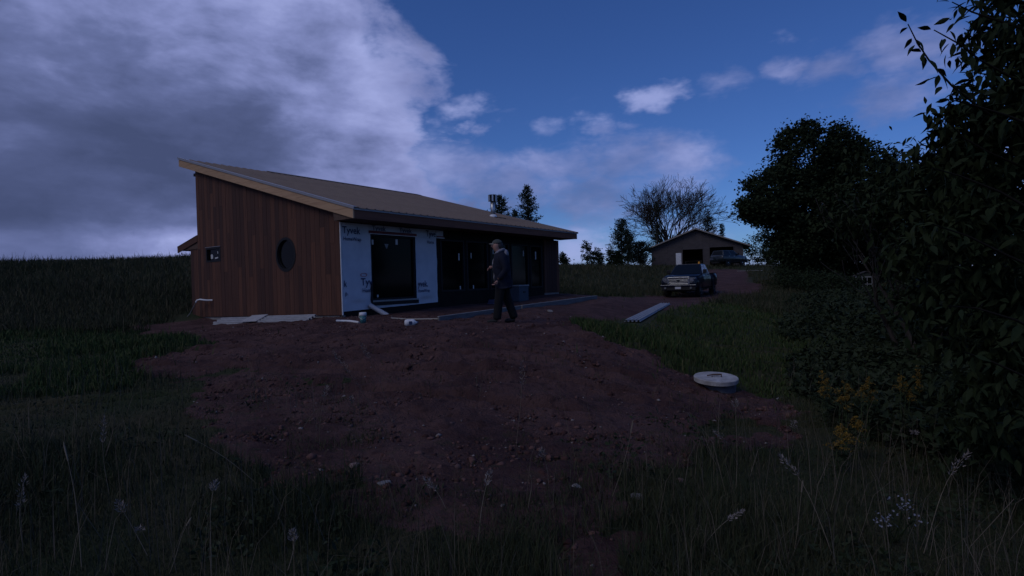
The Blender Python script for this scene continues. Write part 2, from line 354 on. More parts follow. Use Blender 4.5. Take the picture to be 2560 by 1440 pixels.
# ---- walls
G().prism([(0, -.5), (0, 2.52), (W_ - .02, roofz(W_) - .25), (W_ - .02, -.5)], 'x', .08, .18).build('gable_wall', M_dark, house)
G().prism([(0.2, -.5), (.2, 2.52), (W_ - .02, roofz(W_) - .25), (W_ - .02, -.5)], 'x', L_ - .12, L_).build('far_gable_wall', M_board, house)
G().box(.18, L_ - .12, W_ - .16, W_ - .03, -.5, roofz(W_) - .3).build('back_wall', M_board, house)
def wall_with_holes(name, a0, a1, z0, z1, holes, b0, b1, m):
    xs = sorted({a0, a1, *[h[0] for h in holes], *[h[1] for h in holes]}); zs = sorted({z0, z1, *[h[2] for h in holes], *[h[3] for h in holes]}); g = G()
    for i in range(len(xs) - 1):
        for j in range(len(zs) - 1):
            cx, cz = (xs[i] + xs[i + 1]) / 2, (zs[j] + zs[j + 1]) / 2
            if any(h[0] < cx < h[1] and h[2] < cz < h[3] for h in holes): continue
            g.box(xs[i], xs[i + 1], b0, b1, zs[j], zs[j + 1])
    return g.build(name, m, house)
BIG = (.93, 2.56, .47, 2.23)
bank = [(3.62, 4.72, .62, 2.22), (4.84, 5.94, .62, 2.22), (6.06, 7.16, .62, 2.22), (7.28, 8.38, .62, 2.22), (8.50, 9.32, .62, 2.22)]
wall_with_holes('front_wall', .0, 3.45, .1, 2.48, [BIG], .01, .13, M_dark)
wall_with_holes('sheathed_front_wall', 3.455, 9.44, .12, 2.48, bank, .012, .13, M_black)
G().box(.1, L_ - .1, .2, W_ - .2, -.3, .12).build('floor_slab', M_conc, house)
G().box(.25, L_ - .2, 1.6, 1.68, .12, 2.9).build('inner_partition', M_dark, house)
# ---- gable boards
edges = [.0] + list(np.linspace(.0, 5.86, 30)[1:]) + list(np.linspace(5.86, 6.75, 6)[1:]) + list(np.linspace(6.75, W_, 4)[1:])
CB, CZ, CR = 2.36, 1.78, .47
rb = random.Random(3)
def board(pts, t):
    G().prism(pts, 'x', -.024 - t, 0).build('board', M_board, house)
def hcirc(b): return math.sqrt(max(0, CR ** 2 - (b - CB) ** 2))
for i in range(len(edges) - 1):
    b0, b1 = edges[i] + .004, edges[i + 1] - .004; n = 6
    top = lambda b: roofz(b) - .235
    spans = [(zbot, top)]
    if b1 > CB - CR and b0 < CB + CR: spans = [(zbot, lambda b: CZ - hcirc(b)), (lambda b: CZ + hcirc(b), top)]
    elif 5.86 < (b0 + b1) / 2 < 6.75: spans = [(zbot, lambda b: 1.757), (lambda b: 2.20, top)]
    for lo, hi in spans:
        bc = (b0 + b1) / 2; cuts = []
        zz = lo(bc) + rb.uniform(.5, 2.6)
        while zz < hi(bc) - .45: cuts.append(zz); zz += rb.uniform(1.5, 3.2)
        fs = [lo] + [(lambda b, c=c: c) for c in cuts] + [hi]
        for k in range(len(fs) - 1):
            bs = [b0 + (b1 - b0) * q / n for q in range(n + 1)] if (fs[k] is not zbot or fs[k + 1] is not top) and len(spans) > 1 else [b0, b1]
            g0 = .003 if k else 0
            pts = [(b, fs[k](b) + g0) for b in bs] + [(b, fs[k + 1](b)) for b in reversed(bs)]
            board(pts, rb.uniform(0, .004))
# corner trim
G().box(-.034, -.002, -.03, -.006, .15, 2.48).build('corner_strip', M_white, house)
G().box(-.030, .02, -.0055, .004, .14, 2.48).build('corner_post', M_dark, house)
# foundation
G().prism([(-.0, -.6), (0, .14), (W_, .14 - .021 * W_), (W_, -.6)], 'x', .012, .07).build('foundation', M_conc, house)
G().prism([(.0, -.6), (.0, .23), (3.45, .31), (L_, .44), (L_, -.6)], 'y', .03, .1).build('front_foundation', M_conc, house)
# ---- round window
def ring(name, c, r0, r1, x0, x1, m, parent, seg=40):
    V = []; F = []
    for k in range(seg):
        t = 2 * math.pi * k / seg; cs, sn = math.cos(t), math.sin(t)
        for r, xx in ((r0, x0), (r1, x0), (r1, x1), (r0, x1)): V.append((xx, c[0] + r * cs, c[1] + r * sn))
    for k in range(seg):
        a, b = k * 4, ((k + 1) % seg) * 4
        for q in range(4): F.append((a + q, b + q, b + (q + 1) % 4, a + (q + 1) % 4))
    return mesh(name, V, F, m, parent)
def disc(name, c, r, x, m, parent, seg=40):
    V = [(x, c[0] + r * math.cos(2 * math.pi * k / seg), c[1] + r * math.sin(2 * math.pi * k / seg)) for k in range(seg)]
    V2 = [(x + .006, v[1], v[2]) for v in V]
    return mesh(name, V + V2, [tuple(range(seg))[::-1], tuple(range(seg, 2 * seg))] + [(k, (k + 1) % seg, seg + (k + 1) % seg, seg + k) for k in range(seg)], m, parent)
rw = ring('round_window', (CB, CZ), .40, .475, -.036, .078, M_frame, house); rw['label'] = 'round dark window in the board gable'
disc('pane', (CB, CZ), .405, .03, M_glass, rw)
ring('glazing_bead', (CB, CZ), .385, .402, .018, .034, M_frame, rw)
# ---- small square window
sw = G().box(-.034, .07, 5.85, 5.91, 1.745, 2.21).box(-.034, .07, 6.70, 6.76, 1.745, 2.21).box(-.034, .07, 5.912, 6.698, 1.745, 1.80).box(-.034, .07, 5.912, 6.698, 2.15, 2.21).build('square_window', M_frame, house)
G().box(.03, .036, 5.9, 6.71, 1.79, 2.16).build('pane', M_glass, sw)
G().box(-.05, -.036, 5.83, 6.78, 2.212, 2.225).build('drip_cap', M_trim, sw)
G().prism([(6.42, 1.86), (6.55, 1.85), (6.56, 1.97), (6.5, 2.0), (6.43, 1.97)], 'x', .022, .028).build('sticker', M_stick, sw)
G().prism([(6.10, 1.86), (6.30, 1.84), (6.30, 1.88), (6.12, 1.90)], 'x', .022, .028).build('sticker', M_stick, sw)
G().prism([(6.10, 2.0), (6.14, 2.0), (6.14, 2.07), (6.10, 2.06)], 'x', .022, .028).build('sticker', M_stick, sw)
# ---- house wrap (slightly wavy sheet with the window cut out)
def wrap_sheet(name, a0, a1, zlo, z1, hole=None, b=-.001, step=.085):
    xs = sorted({*np.round(np.arange(a0, a1, step), 4), a1, *(hole[:2] if hole else ())}); zs = sorted({*np.round(np.arange(.14, z1, step), 4), z1, *(hole[2:] if hole else ())})
    V = []; F = []; ix = {}
    for i, a in enumerate(xs):
        for j, q in enumerate(zs):
            zz = max(q, zlo(a)); edge = hole and (abs(a - hole[0]) < .01 or abs(a - hole[1]) < .01 or abs(q - hole[2]) < .01 or abs(q - hole[3]) < .01)
            wv = 0 if edge else .006 * math.sin(a * 5 + 3 * math.sin(q * 2.1)) + .004 * math.sin(q * 17 + a * 3) + .003 * math.sin(a * 31 - q * 9)
            ix[i, j] = len(V); V.append((a, b - .012 + wv, zz))
    for i in range(len(xs) - 1):
        for j in range(len(zs) - 1):
            ca, cz = (xs[i] + xs[i + 1]) / 2, (zs[j] + zs[j + 1]) / 2
            if zs[j + 1] <= zlo(ca): continue
            if hole and hole[0] < ca < hole[1] and hole[2] < cz < hole[3]: continue
            F.append((ix[i, j], ix[i + 1, j], ix[i + 1, j + 1], ix[i, j + 1]))
    return mesh(name, V, F, M_wrap, house, True)
wrap = wrap_sheet('house_wrap', .012, 3.43, lambda a: .235 + .025 * a, 2.47, BIG)
wrap['label'] = 'white house wrap printed with navy lettering'
wrap2 = wrap_sheet('house_wrap_flap', 3.44, 3.745, lambda a: 2.235, 2.47)
def text(s, a, z, size, m, parent, sx=1.0, b=-.032):
    c = bpy.data.curves.new('t', 'FONT'); c.body = s; c.size = size; c.resolution_u = 3; c.offset = size * .012
    o = bpy.data.objects.new('t', c); col.objects.link(o); me = bpy.data.meshes.new_from_object(o); bpy.data.objects.remove(o); bpy.data.curves.remove(c)
    me.transform(Matrix(((sx, 0, 0, 0), (0, 0, -1, 0), (0, 1, 0, 0), (0, 0, 0, 1)))); me.materials.clear(); me.materials.append(m)
    return link('printed_lettering', me, parent, Matrix.Translation((a, b, z)))
for s, a, z, sz, mm, sx in [('Tyvek', .03, 2.20, .25, M_ink, .9), ('HomeWrap', .05, 2.02, .135, M_ink, .85), ('Tyvek', .98, 2.325, .19, M_ink, 1.), ('Tyvek', 1.94, 2.325, .19, M_ink, 1.),
                            ('Tyve', 2.98, 2.27, .25, M_ink, .85), ('Home', 3.02, 2.06, .135, M_ink, .85), ('Tyv', .56, .88, .27, M_ink, .95), ('Hom', .60, .70, .15, M_ink, .95),
                            ('yvek.', 2.60, .80, .25, M_ink, .8), ('HomeWrap', 2.60, .64, .125, M_ink, .78), ('k', .03, .86, .22, M_ink, .8), ('p.', .06, .64, .15, M_ink, .9)]:
    text(s, a, z, sz, mm, wrap, sx)
ring2 = []
V = []; F = []
for k in range(24):
    t = 2 * math.pi * k / 24
    for r in (1., .78): V.append((.66 + .11 * r * math.cos(t), -.032, 1.15 + .05 * r * math.sin(t)))
mesh('red_oval_mark', V, [(2 * k, 2 * ((k + 1) % 24), 2 * ((k + 1) % 24) + 1, 2 * k + 1) for k in range(24)], M_inkr, wrap)
G().box(.87, 2.60, -.036, -.024, 2.242, 2.315).build('red_tape', M_tape, house)
G().box(.87, 2.62, -.060, -.02, 2.226, 2.240).build('head_flashing', M_white, house)
G().box(3.44, 3.75, -.036, -.024, 2.262, 2.30).build('red_tape', M_tape, house)
G().box(3.44, 3.76, -.050, -.02, 2.236, 2.258).build('head_flashing', M_white, house)
# black caulk runs at the lower left of the opening, like on the photograph
G().tube([(.93, -.034, .95), (.90, -.036, .8), (.905, -.036, .66), (.895, -.036, .5), (.91, -.036, .36)], [.018, .03, .02, .034, .02], 6).build('sealant_streak', M_frame, house)
# ---- big window
def window(name, h, depth, lights, stickers, label=None):
    a0, a1, z0, z1 = h; t = .055
    f = G().box(a0, a0 + t, depth - .06, depth + .03, z0, z1).box(a1 - t, a1, depth - .06, depth + .03, z0, z1).box(a0 + t, a1 - t, depth - .06, depth + .03, z0, z0 + t).box(a0 + t, a1 - t, depth - .06, depth + .03, z1 - t, z1)
    for k in range(1, lights):
        x = a0 + (a1 - a0) * k / lights; f.box(x - .03, x + .03, depth - .055, depth + .025, z0 + t, z1 - t)
    f = f.build(name, M_frame, house)
    if label: f['label'] = label
    for k in range(lights):
        x0 = a0 + t + (a1 - a0 - 2 * t) * k / lights; x1 = a0 + t + (a1 - a0 - 2 * t) * (k + 1) / lights
        G().box(x0 + .002, x1 - .002, depth, depth + .008, z0 + t - .01, z1 - t + .01).build('pane', M_glass, f)
    for (x, zz, ww, hh) in stickers: G().box(x - ww / 2, x + ww / 2, depth - .006, depth - .002, zz - hh / 2, zz + hh / 2).build('sticker', M_stick, f)
    return f
bw = window('window', BIG, .07, 1, [(1.06, 2.02, .07, .13), (1.92, 2.06, .08, .15), (1.19, .585, .05, .07)], 'large dark window in the house wrap')
mesh('sticker', [(1.47, .062, 1.99), (1.62, .062, 1.99), (1.545, .062, 1.85), (1.47, .066, 1.99), (1.62, .066, 1.99), (1.545, .066, 1.85)], [(0, 2, 1), (3, 4, 5), (0, 1, 4, 3), (1, 2, 5, 4), (2, 0, 3, 5)], mat('faded_sticker', (.25, .25, .25), .7), bw)
G().box(.90, 2.60, -.05, .06, .440, .466).build('sill', M_trim, bw)
G().box(.92, 2.62, -.034, -.02, .335, .43).build('sill_flashing', M_frame, bw)
stk = [[(4.52, 1.70, .05, .22), (4.55, .70, .05, .16)], [(5.12, 1.75, .035, .18), (5.2, .72, .05, .14)], [(6.3, 1.9, .04, .16)], [(8.12, 1.9, .04, .2)], [(8.95, 1.84, .07, .30)]]
for h, s in zip(bank, stk): window('window', h, .06, 1, s)
# ---- brown boards at the far end of the front
for k in range(6):
    a = 9.45 + k * .184; G().box(a + .004, a + .180, -.012, .02, .40, 2.47).build('board', M_board, house)
# ---- roof
poly = [(-OE + .04, roofz(-OE + .04) - .02), (W_ + OH - .04, roofz(W_ + OH - .04) - .02), (W_ + OH - .04, roofz(W_ + OH) - .24), (.03, roofz(0) - .24), (.0, 2.492), (-OE + .04, 2.492)]
G().prism(poly, 'x', -OG + .035, L_ + OF - .035).build('roof_deck', M_soffit, house)
for x0, x1 in ((-OG, -OG + .034), (L_ + OF - .034, L_ + OF)):
    nseg = 3; bs = np.linspace(-OE, W_ + OH, nseg + 1)
    for k in range(nseg):
        b0, b1 = bs[k] + .002, bs[k + 1] - .002
        G().prism([(b0, roofz(b0) - TH), (b1, roofz(b1) - TH), (b1, roofz(b1) - .012), (b0, roofz(b0) - .012)], 'x', x0, x1).build('rake_fascia', M_pine if x0 < 0 else M_fasc, house)
for k in range(3):
    a0, a1 = -OG + .036 + k * 3.61, -OG + .036 + (k + 1) * 3.61 - .004
    G().box(a0, min(a1, L_ + OF - .036), -OE, -OE + .035, roofz(-OE) - TH, roofz(-OE) - .014).build('eave_fascia', M_fasc, house)
G().box(-OG + .036, L_ + OF - .036, W_ + OH - .036, W_ + OH, roofz(W_ + OH) - TH, roofz(W_ + OH) - .014).build('ridge_fascia', M_fasc, house)
NP = 14; pw = (L_ + OG + OF + .03) / NP; hh = .026
prof = [(0, 0)]
for c in (.5 / 3, 1.5 / 3, 2.5 / 3):
    c *= pw; prof += [(c - .035, 0), (c - .016, hh), (c + .016, hh), (c + .035, 0)]
prof += [(pw - .002, 0)]
b0, b1 = -OE - .05, W_ + OH + .03; V = []; F = []
for bb in (b0, b1):
    for dzz in (.006, -.004):
        V += [(px, bb, roofz(bb) + pz + dzz) for px, pz in prof]
n = len(prof)
for i in range(n - 1):
    F += [(i, i + 1, 2 * n + i + 1, 2 * n + i), (n + i + 1, n + i, 3 * n + i, 3 * n + i + 1), (n + i, n + i + 1, i + 1, i), (2 * n + i, 2 * n + i + 1, 3 * n + i + 1, 3 * n + i)]
pme = bpy.data.meshes.new('roof_panel'); pme.from_pydata(V, [], F); pme.materials.append(M_roof)
for k in range(NP): link('roof_panel', pme, house, Matrix.Translation((-OG - .015 + k * pw, 0, 0)))
for x0 in (-OG - .022, L_ + OF + .004):   # metal edge trim along the rakes
    q = [(b, roofz(b) + .024) for b in (b0, b1)]
    G().prism([(b0, roofz(b0) - .028), (b1, roofz(b1) - .028), (b1, roofz(b1) + .03), (b0, roofz(b0) + .03)], 'x', x0, x0 + .018).build('rake_trim', M_trim, house)
    G().prism([(b0, roofz(b0) + .031), (b1, roofz(b1) + .031), (b1, roofz(b1) + .037), (b0, roofz(b0) + .037)], 'x', x0 - .0, x0 + (.10 if x0 < 0 else -.08)).build('rake_cap', M_trim, house)
G().box(-OG + .02, L_ + OF - .02, -OE - .03, -OE - .012, roofz(-OE) - .05, roofz(-OE) - .012).build('drip_edge', M_trim, house)
bt = W_ + OH
G().prism([(bt - .28, roofz(bt - .28) + .036), (bt + .04, roofz(bt + .04) + .036), (bt + .045, roofz(bt) - .08), (bt + .055, roofz(bt) - .08), (bt + .055, roofz(bt + .04) + .055), (bt - .28, roofz(bt - .28) + .044)], 'x', 2.9, L_ + OF + .01).build('ridge_cap', M_roof, house)
# ---- chimney vent
ch = G().lathe([(.090, -.05), (.090, .62)], 18, (8.06, 1.36, 3.34)).build('vent_pipe', M_galv, house, True)
G().lathe([(.10, .60), (.150, .61), (.150, .64), (.10, .65), (.10, .80), (.152, .81), (.152, .84), (.10, .86), (.03, .87)], 18, (8.06, 1.36, 3.34)).build('cap', M_frame, ch)
for k in range(7):
    t = k * 2 * math.pi / 7 + .2; G().box(-.028, .028, -.008, .008, .60, .85, Matrix.Translation((8.06 + .158 * math.cos(t), 1.36 + .158 * math.sin(t), 3.34)) @ Matrix.Rotation(t + math.pi / 2, 4, 'Z')).build('cap_strut', M_galv, ch)
G().lathe([(.15, -.10), (.145, .0), (.12, .05), (.094, .07)], 18, (8.06, 1.36, 3.37)).build('boot', M_white, ch, True)
G().box(7.8, 8.5, 1.08, 1.10, 3.29, 3.315).build('flashing', M_frame, ch)
# ---- beam stub under the high corner
G().box(.02, .16, W_ + .0, W_ + .22, roofz(W_) - .42, roofz(W_) - .33).build('beam_end', M_frame, house)
# ---- lean-to at the back corner
lt = G().prism([(W_ + .005, 2.66), (W_ + 1.42, 2.36), (W_ + 1.42, 2.35), (W_ + .005, 2.65)], 'x', -.04, 4.2).build('lean_to_roof', M_roof, house)
G().prism([(W_ + .005, 2.645), (W_ + 1.41, 2.345), (W_ + 1.41, 2.15), (W_ + .005, 2.45)], 'x', -.03, .005).build('fascia', M_board, lt)
G().prism([(W_ + .005, 2.64), (W_ + 1.40, 2.34), (W_ + 1.40, 2.22), (W_ + .005, 2.22)], 'x', .006, 4.1).build('soffit', M_soffit, lt)
for k in range(3):
    b = W_ + .006 + k * .205; G().box(.03, .055, b, b + .2, -.4, 2.219).build('board', M_board, lt)
G().box(.056, 4., W_, W_ + .60, -.4, 2.21).build('lean_to_wall', M_board, lt)

# ================================================================== things around the house
M_panel = mat('white_ribbed_steel', (.44, .445, .46), .55, (.34, .345, .36), 4, metal=.1)
def ribbed(name, length, width, ribs, label, cat='metal panel', group=None):
    n = 24; prof = []; m = ribs
    for k in range(m):
        c = width * (k + .5) / m; prof += [(c - .030, 0), (c - .020, .05), (c + .020, .05), (c + .030, 0)]
    prof = [(0, 0)] + prof + [(width, 0)]; prof = [(p[0] - width / 2, p[1]) for p in prof]
    e = empty(name, (0, 0, 0), 0, label, cat, group)
    V = []; F = []; k = len(prof)
    for yy in (0, length):
        for dzz in (0, -.008): V += [(px, yy, pz + dzz) for px, pz in prof]
    for i in range(k - 1):
        F += [(i, i + 1, 2 * k + i + 1, 2 * k + i), (k + i + 1, k + i, 3 * k + i, 3 * k + i + 1), (k + i, k + i + 1, i + 1, i), (2 * k + i, 2 * k + i + 1, 3 * k + i + 1, 3 * k + i)]
    mesh('sheet', V, F, M_panel, e)
    g = G()
    for c in range(ribs):
        xx = width * (c + .5) / ribs - width / 2
        for yy in np.arange(.3, length, .6): g.lathe([(.012, .051), (.008, .057)], 6, (xx, yy, 0))
    g.build('screws', M_galv, e)
    return e
def frame_from(o, p0, p1, tilt):
    """put local origin at p0, local y towards p1, roll by tilt"""
    p0, p1 = Vector(p0), Vector(p1); y = (p1 - p0).normalized(); z = Vector((0, 0, 1)); x = y.cross(z).normalized(); z = x.cross(y)
    m = Matrix((x, y, z)).transposed().to_4x4(); o.matrix_world = Matrix.Translation(p0) @ m @ Matrix.Rotation(tilt, 4, 'Y')
def lift(p, dz): return (p[0], p[1], gz(p[0], p[1]) + dz)
fp = ribbed('roofing_panel', 8.6, .40, 4, 'long white ribbed roofing panel lying on the grass before the pickup truck')
fa_, fb_ = (3.02, 14.1), (6.05, 22.1); ts_ = np.linspace(0, 1, 40); gl_ = ground(fa_[0] + (fb_[0] - fa_[0]) * ts_, fa_[1] + (fb_[1] - fa_[1]) * ts_)
up_ = max(0, float((gl_ - (gl_[0] * (1 - ts_) + gl_[-1] * ts_)).max())) + .07
frame_from(fp, (*fa_, -.215), (*fb_, -.185), 0)
q0, q1 = hw(-.42, 5.35), hw(-.42, 3.35)
pA = ribbed('roofing_panel', 2.0, .38, 3, 'pale ribbed panel at the left end of the row under the gable')
frame_from(pA, (*q0, -.085), (*q1, -.02), R(24))
q0, q1 = hw(-.42, 2.95), hw(-.42, .72)
pB = ribbed('roofing_panel', 2.25, .38, 4, 'pale ribbed panel at the right end of the row under the gable')
frame_from(pB, (*q0, .0), (*q1, .07), R(24))
q0, q1 = hw(-.45, 3.70), hw(-.45, 2.75)
pc = G().box(-.2, .2, 0, .80, .0, .012).build('flat_sheet', M_panel, bevel=.003); tag(pc, 'plain pale metal sheet laid between two ribbed panels under the gable', 'metal sheet')
frame_from(pc, (*q0, .025), (*q1, .07), R(24))
# bent conduit at the left corner
cd = empty('conduit_pipe', (*hw(-.25, 7.9), -.2), 0, 'bent pale conduit rising from the soil at the left corner of the house', 'pipe')
def hp(a, b, z, base): q = hw(a, b); return (q[0] - base[0], q[1] - base[1], z - base[2])
cb = cd.location
G().tube([hp(-.25, 8.0, -.35, cb), hp(-.25, 7.86, -.10, cb), hp(-.25, 7.48, .12, cb), hp(-.25, 7.15, .40, cb), hp(-.25, 7.02, .51, cb)], .014, 8).build('stem', mat('grey_conduit', (.22, .21, .21), .6), cd, True)
G().tube([hp(-.25, 7.05, .49, cb), hp(-.25, 6.97, .545, cb), hp(-.25, 6.78, .572, cb), hp(-.20, 6.47, .545, cb), hp(-.05, 6.40, .54, cb)], .026, 10).build('sleeve', M_white, cd, True)
# bucket
bk = empty('bucket', (-3.40, 12.66, gz(-3.4, 12.66)), 0, 'small teal bucket with pale rim standing below the house wrap', 'bucket')
G().lathe([(.062, 0), (.072, .18)], 20).build('pail', mat('teal_plastic', (.05, .16, .17), .5), bk, True)
G().lathe([(.0722, .181), (.079, .19), (.081, .25), (.070, .255), (.066, .20), (.03, .19)], 20).build('rim', M_white, bk, True)
G().tube([(-.08, 0, .22), (-.085, -.03, .15), (0, -.088, .10), (.085, -.03, .15), (.08, 0, .22)], .004, 6).build('handle', M_galv, bk)
# pale pipe offcut
po = G().tube([(-4.12, 13.05, gz(-4.12, 13.05) + .05), (-3.75, 12.82, gz(-3.75, 12.82) + .04), (-3.50, 12.68, gz(-3.5, 12.68) + .035)], .026, 10).build('pipe_offcut', M_white, None, True)
tag(po, 'short white pipe lying on the soil left of the teal bucket', 'pipe')
# corrugated downspout leaning below the window
q0, q1 = hw(.80, -.05), hw(1.02, -.50); g = G(); pts = []; rad = []
for k in range(41):
    t = k / 40; pts.append((q0[0] + (q1[0] - q0[0]) * t, q0[1] + (q1[1] - q0[1]) * t, .36 - .29 * t)); rad.append(.062 + .008 * math.cos(k * math.pi))
dsq = g.tube(pts, rad, 12).build('corrugated_pipe', mat('grey_blue_plastic', (.42, .44, .48), .55), None, True); tag(dsq, 'pale corrugated drain pipe leaning under the big window', 'pipe')
# white jug on its side
jx, jy = -2.20, 12.0; jz = gz(jx, jy)
jg = empty('plastic_jug', (jx, jy, jz), R(8), 'white plastic jug lying on bare soil left of the walking man', 'jug')
jb = G().lathe([(.03, -.13), (.066, -.12), (.074, -.06), (.074, .05), (.06, .085), (.025, .115), (.02, .14)], 16).build('bottle', M_white, jg, True); jb.matrix_local = Matrix.Translation((0, 0, .072)) @ Matrix.Rotation(R(90), 4, 'Y')
jl = G().box(-.035, .035, -.078, -.074, .035, .105).build('label_patch', M_ink, jg)
jc = G().lathe([(.022, .0), (.022, .025)], 10).build('cap', M_ink, jg); jc.matrix_local = Matrix.Translation((.14, 0, .072)) @ Matrix.Rotation(R(90), 4, 'Y')
# form boards along the soil patio
M_form = mat('grey_form_timber', (.17, .17, .175), .85, (.11, .11, .115), 3, (1, 1, 8), bump=.2)
def form_board(p0, p1, label, h=.15):
    e = empty('form_board', (p0[0], p0[1], gz(*p0)), 0, label, 'timber board', 'form boards edging the soil patio')
    z0, z1 = gz(*p0), gz(*p1); L = math.hypot(p1[0] - p0[0], p1[1] - p0[1]); T = Matrix.Translation((0, 0, 0)) @ Matrix.Rotation(math.atan2(p1[1] - p0[1], p1[0] - p0[0]), 4, 'Z') @ Matrix.Rotation(-math.atan2(z1 - z0, L), 4, 'Y')
    G().box(0, L, -.022, .022, -.12, h - .055, T).build('plank', M_form, e)
    G().box(0, L, -.028, .028, h - .0545, h - .04, T).build('top_edge', mat('pale_timber', (.36, .35, .33), .8, (.24, .23, .22), 6), e)  # thin top strip, paler than the plank below
    for k in range(2):
        G().box(L * (.25 + .5 * k) - .02, L * (.25 + .5 * k) + .02, .023, .06, -.2, h - .06, T).build('stake', M_form, e)
form_board((-1.70, 12.75), (.22, 15.55), 'grey form board at the near end, behind the walking man')
form_board((.26, 15.62), (2.95, 19.5), 'grey form board at the far end, right of the walking man')
hs = G().tube([(-2.95, 13.55, gz(-2.95, 13.55) + .02), (-2.5, 13.15, gz(-2.5, 13.15) + .02), (-2.05, 12.92, gz(-2.05, 12.92) + .025), (-1.72, 12.80, gz(-1.72, 12.8) + .05)], .018, 8).build('hose', mat('tan_hose', (.33, .30, .26), .6), None, True)
tag(hs, 'short pale hose curving to the near form board', 'hose')
# storage box and bundle by the far windows
q = hw(6.9, -.55); bxz = gz(*q)
bx = empty('storage_box', (q[0], q[1], bxz), HRZ, 'grey blue storage box with pale lid standing at the far windows', 'box')
M_bb = mat('grey_blue_plastic_box', (.055, .075, .10), .6)
G().box(-.28, .28, -.22, .22, 0, .52).build('body', M_bb, bx, bevel=.015)
G().box(-.30, .30, -.24, .24, .525, .565).build('lid', mat('pale_lid', (.28, .29, .30), .6), bx, bevel=.01)
G().box(-.06, .06, -.245, -.222, .30, .34).build('handle', M_frame, bx)
q = hw(5.6, -.5); bd = empty('tarp_bundle', (q[0], q[1], gz(*q)), HRZ, 'folded blue tarp bundle on the soil right of the man', 'tarp')
for k in range(3): G().box(-.24 + .02 * k, .22 - .015 * k, -.14, .13 - .01 * k, .002 + .05 * k, .048 + .05 * k).build('fold', mat('blue_tarp', (.08, .09, .16), .6), bd, bevel=.015)
# septic riser with a round concrete lid
lx, ly = 3.05, 8.45; lz = gz(lx, ly)
st = empty('septic_riser', (lx, ly, lz + .03), 0, 'round pale concrete septic lid on a grey riser in the soil', 'septic lid')
G().lathe([(.245, -.2), (.245, .085)], 28, (.055, .02, 0)).build('riser', mat('grey_riser', (.13, .14, .16), .85, (.09, .095, .11), 6), st, True)
G().lathe([(.29, .087), (.318, .092), (.322, .150), (.312, .160)], 36).build('lid', mat('pale_concrete', (.48, .47, .46), .9, (.30, .285, .27), 7, bump=.25, bscale=30), st)
st.rotation_euler = (R(4.5), R(1), 0)
hd = G().tube([(-.07, -.03, .155), (-.07, -.03, .200), (.07, -.03, .200), (.07, -.03, .155)], .011, 8).build('lift_handle', mat('rusty_steel', (.10, .055, .04), .7), st)
G().tube([(-.12, .05, .166), (-.05, .02, .185), (.02, .05, .175), (.10, .10, .166)], .009, 6).build('wire_loop', MATS['rusty_steel'], st)
# stones
M_stone = [mat('pale_stone', (.26, .24, .225), .9, (.17, .155, .145), 12, bump=.4), mat('pink_stone', (.22, .145, .13), .9, (.15, .10, .09), 12, bump=.4)]
def stone(x, y, s, label, k=0, flat=.5):
    bm = bmesh.new(); bmesh.ops.create_icosphere(bm, subdivisions=2, radius=1); rr = random.Random(x * 99 + y)
    ph = [rr.uniform(0, 6) for _ in range(6)]
    for v in bm.verts:
        c = v.co; d = 1 + .22 * math.sin(c.x * 2.7 + ph[0]) * math.cos(c.y * 2.3 + ph[1]) + .15 * math.sin(c.z * 4 + ph[2] + c.x * 3) + .06 * rr.uniform(-1, 1); v.co = Vector((c.x * s * d, c.y * s * .75 * d, c.z * s * flat * d))
    me = bpy.data.meshes.new('stone'); bm.to_mesh(me); bm.free(); me.materials.append(M_stone[k])
    o = link('stone', me); o.location = (x, y, gz(x, y) + s * flat * .35); o.rotation_euler = (0, 0, rr.uniform(0, 6)); tag(o, label, 'stone', 'loose stones on the soil')
stone(1.0, 14.9, .10, 'white stone on bare soil right of the walking man')
stone(.62, 13.55, .05, 'small grey stone just behind the walking man on the soil', 1)
stone(1.28, 4.35, .040, 'pinkish stone in thin grass below the septic lid', 1)
stone(.44, 4.15, .045, 'grey stone on soil above the bare patch near the bottom')
stone(-1.0, 4.2, .065, 'flat pale stone in the soil at bottom left of centre', 0, .3)
stone(.86, 4.0, .05, 'grey stone at the grass edge right of the bare patch')
stone(-1.35, 4.6, .055, 'pink lumpy stone left of the flat pale stone', 1)
stone(3.85, 8.1, .06, 'flat stone on soil to the right of the septic lid', 0, .35)
stk_ = G().box(-.09, .09, -.014, .014, 0, .014).build('wood_offcut', mat('fresh_wood', (.45, .40, .33), .8), bevel=.003); stk_.location = (1.83, 9.75, gz(1.83, 9.75) + .012); stk_.rotation_euler = (0, 0, R(-12)); tag(stk_, 'small pale wood offcut on soil by the grass edge', 'wood offcut')
# clods of dug soil: uncountable
def lumps(name, n, mean, sd, smax, m, label, clump, pale):
    px = rng.uniform(-8, 5, n * 4); py = 2.4 + 12 * rng.uniform(0, 1, n * 4) ** 1.5; k = (dirt(px, py) > .5) & (fbm(px * 1.2, py * 2.2, 3, 17) > clump); px, py = px[k][:n], py[k][:n]; pz = ground(px, py)
    bm = bmesh.new(); bmesh.ops.create_icosphere(bm, subdivisions=1, radius=1); oc = np.array([v.co[:] for v in bm.verts]); of = np.array([[v.index for v in f.verts] for f in bm.faces]); bm.free(); q = len(oc)
    s = np.minimum(np.exp(rng.normal(mean, sd, len(px))), smax)
    V = oc[None] * s[:, None, None] * rng.uniform(.55, 1.4, (len(px), q, 1)) * rng.uniform(.6, 1.3, (len(px), 1, 3)) * np.array((1, 1, .75)); V += np.c_[px, py, pz + s * .25][:, None, :]
    F = of[None] + (np.arange(len(px)) * q)[:, None, None]
    o = np_mesh(name, V.reshape(-1, 3), F.reshape(-1, 3), m, attrs={'tint': np.repeat((rng.uniform(0, 1, len(px)) > pale) * 1., q)}); o['kind'] = 'stuff'; tag(o, label, name.split('_')[-1])
